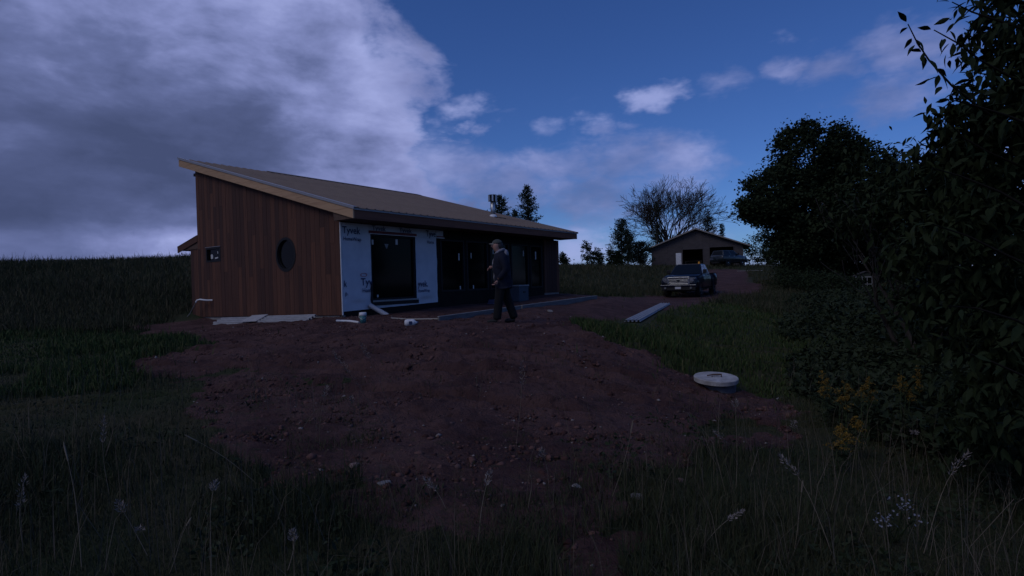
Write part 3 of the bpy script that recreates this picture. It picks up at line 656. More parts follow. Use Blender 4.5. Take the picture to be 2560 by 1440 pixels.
lumps('soil_clods', 10000, -4.2, .42, .042, mat('soil_clod', (.085, .043, .037), 1., (.045, .023, .021), 2., spec=.05, attr=('tint', (.13, .07, .06))), 'dug clods of red soil lying over the yard', -.02, .6)
lumps('loose_pebbles', 7000, -4.6, .42, .03, mat('pebble', (.12, .075, .068), .95, (.07, .042, .04), 1.5, attr=('tint', (.22, .19, .175))), 'loose small pebbles scattered over the red soil', -.5, .88)

# ================================================================== truck
M_navy = mat('navy_car_paint', (.006, .008, .018), .3, spec=.3, coat=.15)
M_navy2 = mat('dark_teal_car_paint', (.010, .016, .020), .3, spec=.5, coat=.4)
M_chrome = mat('chrome', (.52, .53, .56), .28, metal=.9)
M_tyre = mat('tyre_rubber', (.015, .015, .015), .9)
M_lens = mat('headlight_lens', (.20, .21, .22), .15, (.10, .105, .11), 30, spec=.5)
M_plast = mat('black_plastic', (.012, .012, .013), .6)
M_wind = glass_mat('windscreen_glass', (.008, .010, .012), .05, .28)
def loft(secs, close=True):
    """secs: list of rings (same length) -> G"""
    n = len(secs[0]); V = [p for s in secs for p in s]; F = []
    for i in range(len(secs) - 1):
        for k in range(n): F.append((i * n + k, i * n + (k + 1) % n, (i + 1) * n + (k + 1) % n, (i + 1) * n + k))
    F += [tuple(range(n))[::-1], tuple(range((len(secs) - 1) * n, len(secs) * n))]
    return G().add(V, F)
def car_ring(y, w, z0, z1, wt=None, r=.08):
    wt = w if wt is None else wt
    return [(-w, y, z0 + r), (-w + r, y, z0), (w - r, y, z0), (w, y, z0 + r), (w, y, (z0 + z1) / 2 + .1), (wt, y, z1 - r), (wt - r, y, z1), (-wt + r, y, z1), (-wt, y, z1 - r), (-w, y, (z0 + z1) / 2 + .1)]
def vehicle(name, loc, rz, label, cat, paint, pickup=True, beacon=True):
    """front at y=0, rear towards +y"""
    e = empty(name, loc, rz, label, cat)
    L = 5.75 if pickup else 4.7
    body = loft([car_ring(.02, .90, .62, 1.10, .80), car_ring(.10, .97, .56, 1.20, .88), car_ring(.9, 1.0, .52, 1.27, .92), car_ring(1.55, 1.0, .5, 1.31, .93), car_ring(1.7, 1.0, .5, 1.33, .95), car_ring(3.75 if pickup else L - .1, 1.0, .5, 1.33, .95)] + ([] if pickup else [car_ring(L, .95, .56, 1.2, .9)])).build('body', paint, e, True)
    z1 = 1.96
    def gl(y0, y1, yt0, yt1, wb, wt, zb, zt):
        return [(-wb, y0, zb), (wb, y0, zb), (wb, y1, zb), (-wb, y1, zb), (-wt, yt0, zt), (wt, yt0, zt), (wt, yt1, zt), (-wt, yt1, zt)]
    ye = 3.70 if pickup else L - .15
    V = gl(1.62, ye, 2.32, ye - .22, .93, .70, 1.30, z1 - .07); cabf = [(0, 1, 5, 4), (1, 2, 6, 5), (2, 3, 7, 6), (3, 0, 4, 7), (4, 5, 6, 7)]
    cab = G().add(V, cabf).build('cab', paint, body, bevel=.03)
    # panes set 4 mm proud of the cab faces
    def pane(nm, q, inset, m, off):
        q = [Vector(p) for p in q]; c = sum(q, Vector()) / 4; nn = (q[1] - q[0]).cross(q[2] - q[0]).normalized()
        pts = [c + (p - c) * inset + nn * off for p in q]; return G().add(pts + [p - nn * .012 for p in pts], [(0, 1, 2, 3), (7, 6, 5, 4), (0, 4, 5, 1), (1, 5, 6, 2), (2, 6, 7, 3), (3, 7, 4, 0)]).build(nm, m, e)
    pane('windscreen', [V[0], V[1], V[5], V[4]], .90, M_wind, .010)
    for a, b in ((1, 2), (3, 0)):
        q = [V[a], V[b], V[b + 4], V[a + 4]]
        mid0 = [Vector(q[0]).lerp(Vector(q[1]), .5), Vector(q[3]).lerp(Vector(q[2]), .5)]
        pane('side_window', [q[0], mid0[0], mid0[1], q[3]], .84, M_wind, .008); pane('side_window', [mid0[0], q[1], q[2], mid0[1]], .84, M_wind, .008)
    pane('rear_window', [V[2], V[3], V[7], V[6]], .8, M_wind, .008)
    G().box(-.62, .62, 2.36, ye - .3, z1 - .075, z1 - .045).build('roof_skin', paint, cab, bevel=.014)
    if pickup:
        loft([car_ring(3.80, .985, .55, 1.34, .96), car_ring(5.6, .985, .58, 1.34, .96), car_ring(5.73, .95, .62, 1.30, .93)]).build('cargo_bed', paint, e, True)
        G().box(-.95, -.88, 3.85, 5.6, 1.342, 1.365).build('bed_rail', M_plast, e); G().box(.88, .95, 3.85, 5.6, 1.342, 1.365).build('bed_rail', M_plast, e)
    # grille with frame and bars
    gf = G().box(-.60, .60, -.05, .03, 1.085, 1.165).box(-.60, -.53, -.05, .03, .76, 1.084).box(.53, .60, -.05, .03, .76, 1.084).box(-.529, .529, -.045, .03, .76, .80).build('grille_frame', M_chrome, e, bevel=.012)
    G().box(-.53, .53, .0, .03, .80, 1.085).build('grille_backing', M_plast, gf)
    for z in (.865, .945, 1.02): G().box(-.525, .525, -.035, -.002, z - .022, z + .022).build('grille_bar', M_chrome, gf, bevel=.006)
    G().lathe([(.085, 0), (.08, .02)], 18).build('badge', M_navy, gf, mw=Matrix.Translation((0, -.036, .945)) @ Matrix.Rotation(R(90), 4, 'X') @ Matrix.Diagonal((1.1, .5, 1, 1)))
    for sx in (-1, 1):
        h = G().add([(sx * .625, -.02, .84), (sx * .90, .06, .84), (sx * .93, .12, .86), (sx * .93, .14, 1.09), (sx * .88, .05, 1.12), (sx * .625, -.01, 1.12), (sx * .62, .16, .84), (sx * .90, .2, .84), (sx * .90, .2, 1.12), (sx * .62, .16, 1.12)],
                    [(0, 1, 4, 5), (1, 2, 3, 4), (0, 5, 9, 6), (5, 4, 8, 9), (0, 6, 7, 1), (1, 7, 2), (2, 7, 8, 3), (3, 8, 4), (6, 9, 8, 7)]).build('headlight', M_lens, e)
        G().lathe([(.07, 0), (.085, .03)], 14).build('lamp', M_chrome, h, mw=Matrix.Translation((sx * .75, .0, .98)) @ Matrix.Rotation(R(90), 4, 'X'))
        G().lathe([(.055, 0), (.06, .02)], 14).build('fog_light', M_lens, e, mw=Matrix.Translation((sx * .70, -.125, .56)) @ Matrix.Rotation(R(90), 4, 'X'))
        mr = G().box(sx * 1.04 - .10, sx * 1.04 + .10, 1.80, 1.92, 1.36, 1.58).build('mirror', M_plast, e, bevel=.03)
        G().box(sx * .97 - .05, sx * .97 + .05, 1.83, 1.88, 1.33, 1.40).build('mirror_arm', M_plast, mr)
        for yh in (2.55, 3.45): G().box(sx * 1.005 - .012, sx * 1.005 + .012, yh, yh + .16, 1.17, 1.20).build('door_handle', M_chrome, e)
        G().box(sx * .985 - .03, sx * .985 + .03, 1.55, 3.7, .44, .50).build('running_board', M_plast, e)
    G().box(-.98, .98, -.12, .12, .60, .735).build('bumper', paint, e, bevel=.03)
    G().box(-.97, .97, -.135, -.121, .70, .728).build('bumper_strip', M_chrome, e, bevel=.004)
    G().box(-.93, .93, -.09, .2, .42, .595).build('air_dam', M_plast, e, bevel=.03)
    G().box(-.16, .16, -.135, -.122, .50, .62).build('number_plate', mat('plate_white', (.5, .5, .52), .6), e)
    G().box(-.5, .5, .3, 5., .34, .52).build('chassis', M_plast, e)
    wy = (1.0, 4.62 if pickup else 3.75)
    for y in wy:
        for sx in (-1, 1):
            t = G().lathe([(.20, -.13), (.35, -.13), (.395, -.09), (.40, 0), (.395, .09), (.35, .13), (.20, .13)], 24).build('tyre', M_tyre, e, True, mw=Matrix.Translation((sx * .86, y, .395)) @ Matrix.Rotation(R(90), 4, 'Y'))
            G().lathe([(.04, .134), (.20, .10), (.23, .135), (.235, .10)], 20).build('rim', M_galv, t, mw=Matrix.Identity(4) if sx > 0 else Matrix.Rotation(math.pi, 4, 'X'))
            # dark wheel arch, thin ring proud of the flank
            ring('wheel_arch', (y, .40), .41, .475, sx * 1.003 - .01, sx * 1.003 + .01, M_plast, e, 28)
    if beacon:
        b = G().lathe([(.07, 0), (.075, .02), (.06, .03), (.055, .11), (.035, .135)], 12).build('beacon_lamp', mat('amber_plastic', (.75, .32, .02), .4), e, mw=Matrix.Translation((.50, 2.9, z1 - .045)))
        b['label'] = 'amber beacon on the cab roof'
    return e
tz = gz(10., 33.)
truck = vehicle('pickup_truck', (9.25, 31.0, -.29), R(-31), 'dark navy pickup truck with chrome grille parked on the drive', 'pickup truck', M_navy)
suv = vehicle('parked_car', (29.0, 70.6, gz(28, 71) + .02), R(122), 'dark car parked in front of the right bay of the grey garage', 'car', M_navy2, False, False)

# ================================================================== garage on the rise
gx0, gy0 = 24.85, 75.0; gzz = 2.1
ga = empty('garage', (gx0, gy0, gzz), R(-20), 'grey gabled garage with two open bays beyond the pickup truck', 'garage')
M_side = mat('grey_siding', (.082, .070, .070), .9, (.062, .053, .054), 1.2, (1, 1, 3))
o1, o2, dr = (-1.72, .85, -.5, 2.45), (1.72, 4.67, -.5, 2.6), (-2.66, -1.88, 0, 2.08)
xl, xr, eh = -5.86, 5.86, 2.95
def gable_top(x): return eh + 2.12 * (1 - abs(x - .0) / 5.86)
# front wall split in vertical siding panels so that each has its own edge
cuts = sorted({xl, xr, 0., *o1[:2], *o2[:2], *dr[:2], -4.8, -3.7, 5.2})
for i in range(len(cuts) - 1):
    a, b = cuts[i] + .006, cuts[i + 1] - .006; c = (a + b) / 2; z0 = -.8
    for o in (o1, o2, dr):
        if o[0] < c < o[1]: z0 = o[3]
    G().prism([(a, z0), (b, z0), (b, gable_top(b)), (a, gable_top(a))], 'y', 0, .12).build('siding_panel', M_side, ga)
G().box(xl, xl + .12, .13, 9, -.8, eh).build('side_wall', M_side, ga); G().box(xr - .12, xr, .13, 9, -.8, eh).build('side_wall', M_side, ga)
G().prism([(xl, -.8), (xr, -.8), (xr, eh), (0, eh + 2.12), (xl, eh)], 'y', 9.01, 9.1).build('back_wall', M_side, ga)
G().box(xl + .13, xr - .13, .0, 8.9, -.6, -.02).build('floor', M_conc, ga)
for sx in (-1, 1):
    xe = sx * 6.75; ze = eh - .32
    rfp = G().prism([(0, eh + 2.30), (xe, ze + .02), (xe, ze - .10), (0, eh + 2.15)], 'y', -.55, 9.6).build('roof_slope', mat('garage_roof', (.16, .14, .13), .8, (.12, .105, .1), 3), ga)
    G().prism([(0, eh + 2.32), (xe, ze + .04), (xe, ze - .13), (0, eh + 2.14)], 'y', -.60, -.552).build('barge_board', mat('pale_barge', (.27, .24, .21), .75), rfp)
dd = G().box(dr[0] + .03, dr[1] - .03, .02, .07, .0, 2.04).build('door', M_white, ga, bevel=.01)
G().lathe([(.03, 0), (.035, .05)], 10).build('handle', M_galv, dd, mw=Matrix.Translation((dr[1] - .12, .02, 1.0)) @ Matrix.Rotation(R(90), 4, 'X'))
G().box(dr[0] + .17, dr[1] - .17, .008, .018, 1.2, 1.85).build('door_panel', M_white, dd); G().box(dr[0] + .17, dr[1] - .17, .008, .018, .2, 1.0).build('door_panel', M_white, dd)
for o in (o1, o2):
    G().box(o[0] - .1, o[0], -.03, -.002, -.5, o[3] + .1).build('door_trim', M_side, ga); G().box(o[1], o[1] + .1, -.03, -.002, -.5, o[3] + .1).build('door_trim', M_side, ga)
# shelf and clutter inside the left bay
sh = empty('workbench', (gx0 + .6, gy0 + 3., gzz), R(-20), 'long workbench inside the left bay of the garage', 'workbench')
G().box(-1.1, 1.1, -.3, .3, .92, .98).build('top', M_pine, sh)
for sx in (-1, 1):
    for sy in (-1, 1): G().box(sx * 1.02 - .04, sx * 1.02 + .04, sy * .24 - .04, sy * .24 + .04, 0, .918).build('leg', M_pine, sh)
# planks left beside the garage
for i, (x_, y_, l_, lab) in enumerate([(32.6, 70, 2.4, 'pale plank lying on the rise right of the garage'), (25.6, 60, 2.6, 'pale board lying across the drive below the garage')]):
    o = G().box(-l_ / 2, l_ / 2, -.09, .09, 0, .05).build('plank', MATS['pale_timber']); o.location = (x_, y_, gz(x_, y_) + .05); o.rotation_euler = (0, 0, R(12 - 20 * i)); tag(o, lab, 'plank')
# little playhouse under the trees
ps = empty('playhouse', (20.35, 32.0, gz(20.35, 32) - .05), R(-24), 'small dark playhouse with white four-pane window under the trees', 'playhouse')
M_dwall = mat('dark_green_boards', (.03, .035, .03), .9)
G().prism([(-.56, 0), (.56, 0), (.56, .88), (0, 1.12), (-.56, .88)], 'y', 0, 1.0).build('wall', M_dwall, ps)
for sx in (-1, 1): G().prism([(0, 1.15), (sx * .66, .87), (sx * .66, .84), (0, 1.12)], 'y', -.08, 1.08).build('roof_slope', mat('dark_shingle', (.05, .045, .045), .9), ps)
G().box(-.56, -.50, -.03, -.003, .0, .90).build('corner_trim', mat('weathered_white_trim', (.22, .22, .22), .8), ps)
wf = G().box(-.26, -.20, -.03, -.004, .05, .84).box(.24, .30, -.03, -.004, .05, .84).box(-.199, .239, -.03, -.004, .78, .84).box(-.199, .239, -.03, -.004, .38, .42).box(.005, .035, -.028, -.005, .05, .779).build('window_frame', MATS['weathered_white_trim'], ps)
for i in range(2):
    for j in range(2): G().box(-.19 + .22 * i, .0 + .225 * i, -.012, -.004, .07 + .36 * j, .37 + .40 * j).build('pane', M_glass, wf)

# ================================================================== person walking to the left
def skin(name, joints, bonelist, m, parent=None, sub=2, scale=(1, 1, 1)):
    """joints {k: (x,y,z,rx[,ry])}"""
    keys = list(joints); me = bpy.data.meshes.new(name); me.from_pydata([joints[k][:3] for k in keys], [(keys.index(a), keys.index(b)) for a, b in bonelist], [])
    o = bpy.data.objects.new(name, me); col.objects.link(o)
    md = o.modifiers.new('s', 'SKIN'); md.use_smooth_shade = True; md.branch_smoothing = .6
    sv = me.skin_vertices[0].data
    for i, k in enumerate(keys):
        j = joints[k]; sv[i].radius = (j[3], j[4] if len(j) > 4 else j[3]); sv[i].use_root = (i == 0)
    s = o.modifiers.new('u', 'SUBSURF'); s.levels = sub; s.render_levels = sub
    dg = bpy.context.evaluated_depsgraph_get(); me2 = bpy.data.meshes.new_from_object(o.evaluated_get(dg)); me2.materials.clear(); me2.materials.append(m)
    me2.polygons.foreach_set('use_smooth', [True] * len(me2.polygons)); bpy.data.objects.remove(o); bpy.data.meshes.remove(me)
    return link(name, me2, parent)
M_skin = mat('skin', (.42, .24, .18), .6, (.36, .19, .15), 9); M_jack = mat('navy_jacket', (.007, .009, .020), .9, (.011, .013, .026), 8, bump=.3, bscale=14)
M_trou = mat('black_trousers', (.006, .006, .007), .9, (.009, .009, .010), 7, bump=.3, bscale=12); M_shirt = mat('pale_grey_shirt', (.27, .265, .30), .9, (.17, .165, .19), 25, bump=.4, bscale=30)
mx, my = -.235, 12.03; mz = gz(mx, my) - .005
man = skin('person', {'pelvis': (.03, 0, .93, .13, .15), 'waist': (.02, 0, 1.08, .12, .14), 'chest': (.01, 0, 1.30, .13, .17), 'neck': (-.01, 0, 1.47, .065), 'head0': (-.072, 0, 1.565, .088, .078), 'head1': (-.082, 0, 1.64, .116, .098), 'head2': (-.072, 0, 1.70, .09, .08),
                       'sl': (.02, -.17, 1.41, .065), 'el': (.10, -.23, 1.12, .048), 'wl': (-.05, -.22, .92, .034), 'sr': (.02, .17, 1.41, .065), 'er': (.04, .24, 1.14, .048), 'wr': (-.16, .16, 1.20, .034),
                       'hl': (-.0, -.09, .88, .095), 'kl': (-.06, -.10, .48, .07), 'al': (-.10, -.11, .10, .05), 'hr': (.05, .09, .88, .095), 'kr': (.13, .09, .49, .07), 'ar': (.26, .09, .12, .05)},
           [('pelvis', 'waist'), ('waist', 'chest'), ('chest', 'neck'), ('neck', 'head0'), ('head0', 'head1'), ('head1', 'head2'), ('chest', 'sl'), ('sl', 'el'), ('el', 'wl'), ('chest', 'sr'), ('sr', 'er'), ('er', 'wr'), ('pelvis', 'hl'), ('hl', 'kl'), ('kl', 'al'), ('pelvis', 'hr'), ('hr', 'kr'), ('kr', 'ar')], M_skin)
man.location = (mx, my, mz); man.scale = (1.02, 1.02, 1.02); tag(man, 'man in navy jacket, black trousers and cap walking left past the house', 'person')
def torso(name, secs, m, a0, a1, thick, seg=36, wr=.006):
    """cloth shell round the trunk between angles a0..a1 (0 = front, -x), open where they do not meet"""
    full = a1 - a0 > 6.2; V = []; F = []; k = seg if full else seg + 1
    for t_ in ((0, -thick) if not full else (0,)):
        for zi, (z, cx, rx, ry) in enumerate(secs):
            for q in range(k):
                a = a0 + (a1 - a0) * q / seg; f = wr * math.sin(a * 5 + z * 21) + wr * .8 * math.sin(z * 47 + a * 2)
                V.append((cx - (rx + t_ + f) * math.cos(a), -(ry + t_ + f) * math.sin(a), z + .012 * math.sin(a * 3 + zi)))
    n = len(secs)
    for l in range(1 if full else 2):
        o_ = l * n * k
        for zi in range(n - 1):
            for q in range(seg):
                f_ = (o_ + zi * k + q, o_ + zi * k + (q + 1) % k, o_ + (zi + 1) * k + (q + 1) % k, o_ + (zi + 1) * k + q); F.append(f_ if l == 0 else f_[::-1])
    if not full:
        o_ = n * k
        for zi in range(n - 1):
            for q in (0, k - 1): F.append((zi * k + q, (zi + 1) * k + q, o_ + (zi + 1) * k + q, o_ + zi * k + q))
        for q in range(seg):
            for zi in (0, n - 1): F.append((zi * k + q, zi * k + q + 1, o_ + zi * k + q + 1, o_ + zi * k + q))
    return mesh(name, V, F, m, man, True)
def smooth_secs(s, n=22):
    s = np.array(s); zz = np.linspace(s[0, 0], s[-1, 0], n); return [(z, *[float(np.interp(z, s[:, 0], s[:, c])) for c in (1, 2, 3)]) for z in zz]
tors = [(.74, .045, .195, .205), (.88, .04, .200, .21), (1.03, .025, .190, .20), (1.18, .01, .195, .215), (1.31, .01, .190, .225), (1.40, .012, .160, .205), (1.46, .005, .120, .145), (1.52, -.012, .098, .100)]
jk = torso('jacket', smooth_secs(tors), M_jack, .50, 2 * math.pi - .50, .018)
torso('shirt', smooth_secs([(z, c, rx * .93, ry * .90) for z, c, rx, ry in tors if z > .8][:-1] + [(1.49, -.01, .085, .09)]), M_shirt, 0, 2 * math.pi, 0, wr=.004)
skin('sleeve', {'s0': (.02, -.13, 1.42, .085), 'sl': (.03, -.20, 1.38, .088), 'ml': (.085, -.245, 1.24, .076), 'el': (.125, -.255, 1.12, .072), 'fl': (.04, -.245, 1.02, .064), 'wl': (-.045, -.228, .93, .056)}, [('s0', 'sl'), ('sl', 'ml'), ('ml', 'el'), ('el', 'fl'), ('fl', 'wl')], M_jack, jk)
skin('sleeve', {'s0': (.02, .13, 1.42, .085), 'sl': (.03, .20, 1.38, .088), 'ml': (.045, .245, 1.25, .076), 'er': (.045, .255, 1.13, .072), 'fr': (-.05, .215, 1.155, .064), 'wr': (-.135, .172, 1.19, .056)}, [('s0', 'sl'), ('sl', 'ml'), ('ml', 'er'), ('er', 'fr'), ('fr', 'wr')], M_jack, jk)
skin('trousers', {'p': (.03, 0, .88, .10, .12), 'hl': (-.005, -.09, .80, .115), 'kl': (-.055, -.10, .48, .098), 'al': (-.095, -.11, .13, .092), 'al2': (-.10, -.11, .075, .094), 'hr': (.06, .09, .80, .115), 'kr': (.135, .09, .48, .098), 'ar': (.25, .09, .14, .092), 'ar2': (.265, .09, .085, .094)},
     [('p', 'hl'), ('hl', 'kl'), ('kl', 'al'), ('al', 'al2'), ('p', 'hr'), ('hr', 'kr'), ('kr', 'ar'), ('ar', 'ar2')], M_trou, man)
for xs, ys, tilt in ((-.10, -.11, 0), (.265, .09, 0)):
    s = skin('shoe', {'heel': (.05, 0, .055, .048, .045), 'mid': (-.06, 0, .05, .048, .05), 'ball': (-.15, 0, .04, .038, .052), 'toe': (-.215, 0, .034, .03, .042), 'ank': (.03, 0, .12, .05)}, [('heel', 'mid'), ('mid', 'ball'), ('ball', 'toe'), ('heel', 'ank')], mat('black_boots', (.012, .011, .011), .6), man)
    s.location = (xs, ys, .0)
def ellip(name, c, r, m, parent, zmin=-1., rot=0., seg=18, rings=10):
    V = []; F = []; zs = [zmin + (1 - zmin) * (1 - math.cos(math.pi * .5 * q / rings if zmin >= 0 else math.pi * q / rings)) / (1 if zmin >= 0 else 2) for q in range(rings + 1)]
    if zmin >= 0: zs = [math.sin(math.asin(zmin) + (math.pi / 2 - math.asin(zmin)) * q / rings) for q in range(rings + 1)]
    for z in zs:
        rr_ = math.sqrt(max(0, 1 - z * z)) + .001
        for q in range(seg): t = 2 * math.pi * q / seg; V.append((r[0] * rr_ * math.cos(t), r[1] * rr_ * math.sin(t), r[2] * z))
    for a in range(rings):
        for q in range(seg): F.append((a * seg + q, a * seg + (q + 1) % seg, (a + 1) * seg + (q + 1) % seg, (a + 1) * seg + q))
    F += [tuple(range(seg))[::-1], tuple(range(rings * seg, (rings + 1) * seg))]
    return mesh(name, V, F, m, parent, True, Matrix.Translation(c) @ Matrix.Rotation(rot, 4, 'Y'))
skin('hood', {'a': (-.115, -.05, 1.45, .018), 'b': (-.05, -.095, 1.50, .026, .030), 'c': (.045, -.085, 1.545, .034, .03), 'd': (.090, 0, 1.545, .040, .034), 'e': (.045, .085, 1.545, .034, .03), 'f': (-.05, .095, 1.50, .026, .030), 'g': (-.115, .05, 1.45, .018)}, [('a', 'b'), ('b', 'c'), ('c', 'd'), ('d', 'e'), ('e', 'f'), ('f', 'g')], M_shirt, man)
ellip('hood_back', (.125, 0, 1.47), (.055, .095, .085), M_shirt, man, rot=R(-15))
# head features
ellip('hair', (-.028, 0, 1.635), (.096, .084, .092), mat('dark_grey_hair', (.05, .045, .045), .8), man)
cp = ellip('cap', (-.058, 0, 1.672), (.116, .096, .098), mat('grey_green_cap', (.065, .07, .062), .85), man, .08, R(-6))
V = []; F = []; nseg = 10
for k in range(nseg + 1):
    t = math.pi * k / nseg - math.pi / 2; yv = .078 * math.sin(t); ext = .085 * math.cos(t) ** .6 if math.cos(t) > 0 else 0
    V += [(-.125, yv, 1.692), (-.145 - ext, yv * .92, 1.682 - .02 * (1 - math.cos(t))), (-.125, yv, 1.684), (-.145 - ext, yv * .92, 1.674 - .02 * (1 - math.cos(t)))]
for k in range(nseg):
    a, b = 4 * k, 4 * k + 4; F += [(a, a + 1, b + 1, b), (a + 2, b + 2, b + 3, a + 3), (a + 1, a + 3, b + 3, b + 1)]
mesh('peak', V, F, mat('pale_peak', (.20, .19, .17), .8), man, True)
skin('nose', {'a': (-.155, 0, 1.660, .016), 'b': (-.178, 0, 1.625, .020), 'c': (-.160, 0, 1.608, .018)}, [('a', 'b'), ('b', 'c')], M_skin, man)
skin('chin', {'a': (-.140, 0, 1.560, .036, .040), 'b': (-.10, 0, 1.57, .055)}, [('a', 'b')], M_skin, man)
for sy in (-1, 1):
    skin('ear', {'a': (-.05, sy * .083, 1.66, .018, .010), 'b': (-.055, sy * .085, 1.62, .014, .008)}, [('a', 'b')], M_skin, man)
    G().lathe([(.004, -.008), (.011, -.004), (.012, .002), (.006, .010)], 8).build('eye', mat('eye_dark', (.03, .025, .025), .3), man, True, mw=Matrix.Translation((-.156, sy * .034, 1.662)))
G().box(-.172, -.158, -.026, .026, 1.592, 1.598).build('mouth', mat('lip', (.25, .11, .10), .6), man)
def hand(T, curl, name):
    """palm at the wrist pointing along -z local, fingers curl towards -x"""
    h = skin(name, {'w': (0, 0, .0, .028, .022), 'p': (-.005, 0, -.045, .024, .036), 'k': (-.012, 0, -.085, .018, .038)}, [('w', 'p'), ('p', 'k')], M_skin, man); h.matrix_local = T
    for i, (yy, ln) in enumerate(((-.033, .07), (-.011, .082), (.011, .077), (.031, .06))):
        a = [Vector((-.012, yy * .9, -.085))]; ang = .25
        for sgm in range(3):
            ang += curl * (.8 + .1 * i); a.append(a[-1] + Vector((-math.sin(ang), 0, -math.cos(ang))) * ln * (.42, .32, .26)[sgm])
        skin('finger', {str(q): (*a[q], .0098 - .0012 * q) for q in range(4)}, [('0', '1'), ('1', '2'), ('2', '3')], M_skin, h, 1)
    skin('thumb', {'a': (-.006, -.03, -.03, .013), 'b': (-.028, -.048, -.055, .0115), 'c': (-.045, -.045, -.085, .010)}, [('a', 'b'), ('b', 'c')], M_skin, h, 1)
hand(Matrix.Translation((-.065, -.222, .90)) @ Matrix.Rotation(R(25), 4, 'Y'), .45, 'hand')
hand(Matrix.Translation((-.165, .155, 1.195)) @ Matrix.Rotation(R(88), 4, 'Y') @ Matrix.Rotation(R(180), 4, 'Z') @ Matrix.Scale(1, 4), .5, 'hand')

# ================================================================== vegetation
M_grass = mat('meadow_grass', (.020, .034, .013), .85, (.044, .050, .024), .35, spec=.12, attr=('tint', (.13, .105, .068)))
M_lawn = mat('short_green_grass', (.026, .055, .014), .85, (.038, .066, .020), .6, spec=.12, attr=('tint', (.13, .11, .055)))
HP = [hw(-.7, -1.4), hw(L_ + .2, -1.4), hw(L_ + .2, W_ + .6), hw(-.3, W_ + .8), hw(-1.0, W_)]
def blades(name, x, y, h, wd, m, label, lean=.45, dry=.25, cat='grass'):
    n = len(x); z = ground(x, y); az = rng.uniform(0, 2 * np.pi, n); ln = np.abs(rng.normal(0, lean, n)) * h; fa = rng.uniform(0, 2 * np.pi, n)
    bx_, by_ = np.cos(az) * ln, np.sin(az) * ln; px_, py_ = np.cos(fa) * wd / 2, np.sin(fa) * wd / 2
    V = np.empty((n, 5, 3))
    V[:, 0] = np.c_[x - px_, y - py_, z - .02]; V[:, 1] = np.c_[x + px_, y + py_, z - .02]
    V[:, 2] = np.c_[x - px_ * .7 + bx_ * .35, y - py_ * .7 + by_ * .35, z + h * .58]; V[:, 3] = np.c_[x + px_ * .7 + bx_ * .35, y + py_ * .7 + by_ * .35, z + h * .58]
    V[:, 4] = np.c_[x + bx_, y + by_, z + h * np.clip(1 - .35 * (ln / h) ** 2, .5, 1)]
    F = np.array([(0, 1, 3), (0, 3, 2), (2, 3, 4)])[None] + (np.arange(n) * 5)[:, None, None]
    t = np.clip(rng.beta(.6, .6 / dry * (1 - dry), n), 0, 1) * .9
    o = np_mesh(name, V.reshape(-1, 3), F.reshape(-1, 3), m, attrs={'tint': np.repeat(t, 5)}); o['kind'] = 'stuff'; tag(o, label, cat); return o
def scatter(n, y0, y1, p, side=1.25, x0=None, x1=None):
    u = rng.uniform(0, 1, n); q = 1 - p; y = (y0 ** q + u * (y1 ** q - y0 ** q)) ** (1 / q); s = side * y + 1.5; x = rng.uniform(-1, 1, n) * s
    k = np.ones(n, bool)
    if x0 is not None: k &= x > x0
    if x1 is not None: k &= x < x1
    return x[k], y[k]
def keep_veg(x, y, floor=0.):
    d = dirt(x, y); cl = fbm(x * 1.3, y * 1.3, 3, 77)
    k = rng.uniform(0, 1, len(x)) < np.where(d > .9, floor, np.where(d > .5, np.clip(.35 + 2.2 * cl, 0, 1), 1)); k &= ~in_poly(x, y, HP)
    k &= (np.hypot(x - 3.05, y - 8.45) > .45)
    tp = np.clip(((x - 3.02) * 3.03 + (y - 14.1) * 8.0) / (3.03 ** 2 + 8. ** 2), -.03, 1.03); k &= np.hypot(x - 3.02 - 3.03 * tp, y - 14.1 - 8. * tp) > .42
    return x[k], y[k]
# near grass
x, y = scatter(210000, 1.9, 9.5, 1.2); x, y = keep_veg(x, y, .085)
nz_l = 2.2 * fbm(x * .6, y * .6, 3, 44); lawnish = ((x < -4.6 + nz_l) & (y > 8.7 + nz_l)) | ((x > 1.6) & (y > 8.4 + nz_l * .6))
x, y = x[~lawnish], y[~lawnish]; patch = np.clip(.55 + 1.6 * fbm(x * .7, y * .7, 3, 55), .15, 1.5)
blades('foreground_grass', x, y, (.09 + .34 * rng.beta(1.3, 3.2, len(x))) * patch * np.where(dirt(x, y) > .5, .5, 1.), (.0022 + .0009 * y) * rng.uniform(.5, 1.2, len(x)), M_grass, 'rough dark grass and weeds across the foreground', .75, .16)
x, y = scatter(5200, 1.9, 9, 1.3); x, y = keep_veg(x, y, .05); k = fbm(x * .8, y * .8, 3, 33) > -.12; x, y = x[k], y[k]
blades('dry_stems', x, y, rng.uniform(.18, .62, len(x)), .0022 + .0004 * y, mat('dry_stem', (.12, .098, .068), .9, (.06, .05, .038), 5, spec=.1, attr=('tint', (.15, .125, .10))), 'thin dry weed stems standing in the foreground grass', .5, .3)
# lawn
x, y = scatter(170000, 7.2, 30, 1.3, 1.0); nz_l = 2.2 * fbm(x * .6, y * .6, 3, 44); k = (((x < -4.4 + nz_l) & (y < 15.5) & (y > 8.5 + nz_l)) | ((x > .9) & (y > 8) & (y < 30) & (x < 12))); x, y = keep_veg(x[k], y[k], .004)
blades('short_grass', x, y, (.05 + .13 * rng.beta(2, 3, len(x))) * np.clip(1 + 2.2 * fbm(x * .9, y * .9, 3, 29), .5, 2.6), .006 + .0010 * y, M_lawn, 'short green grass on both sides of the bare soil', .65, .20)
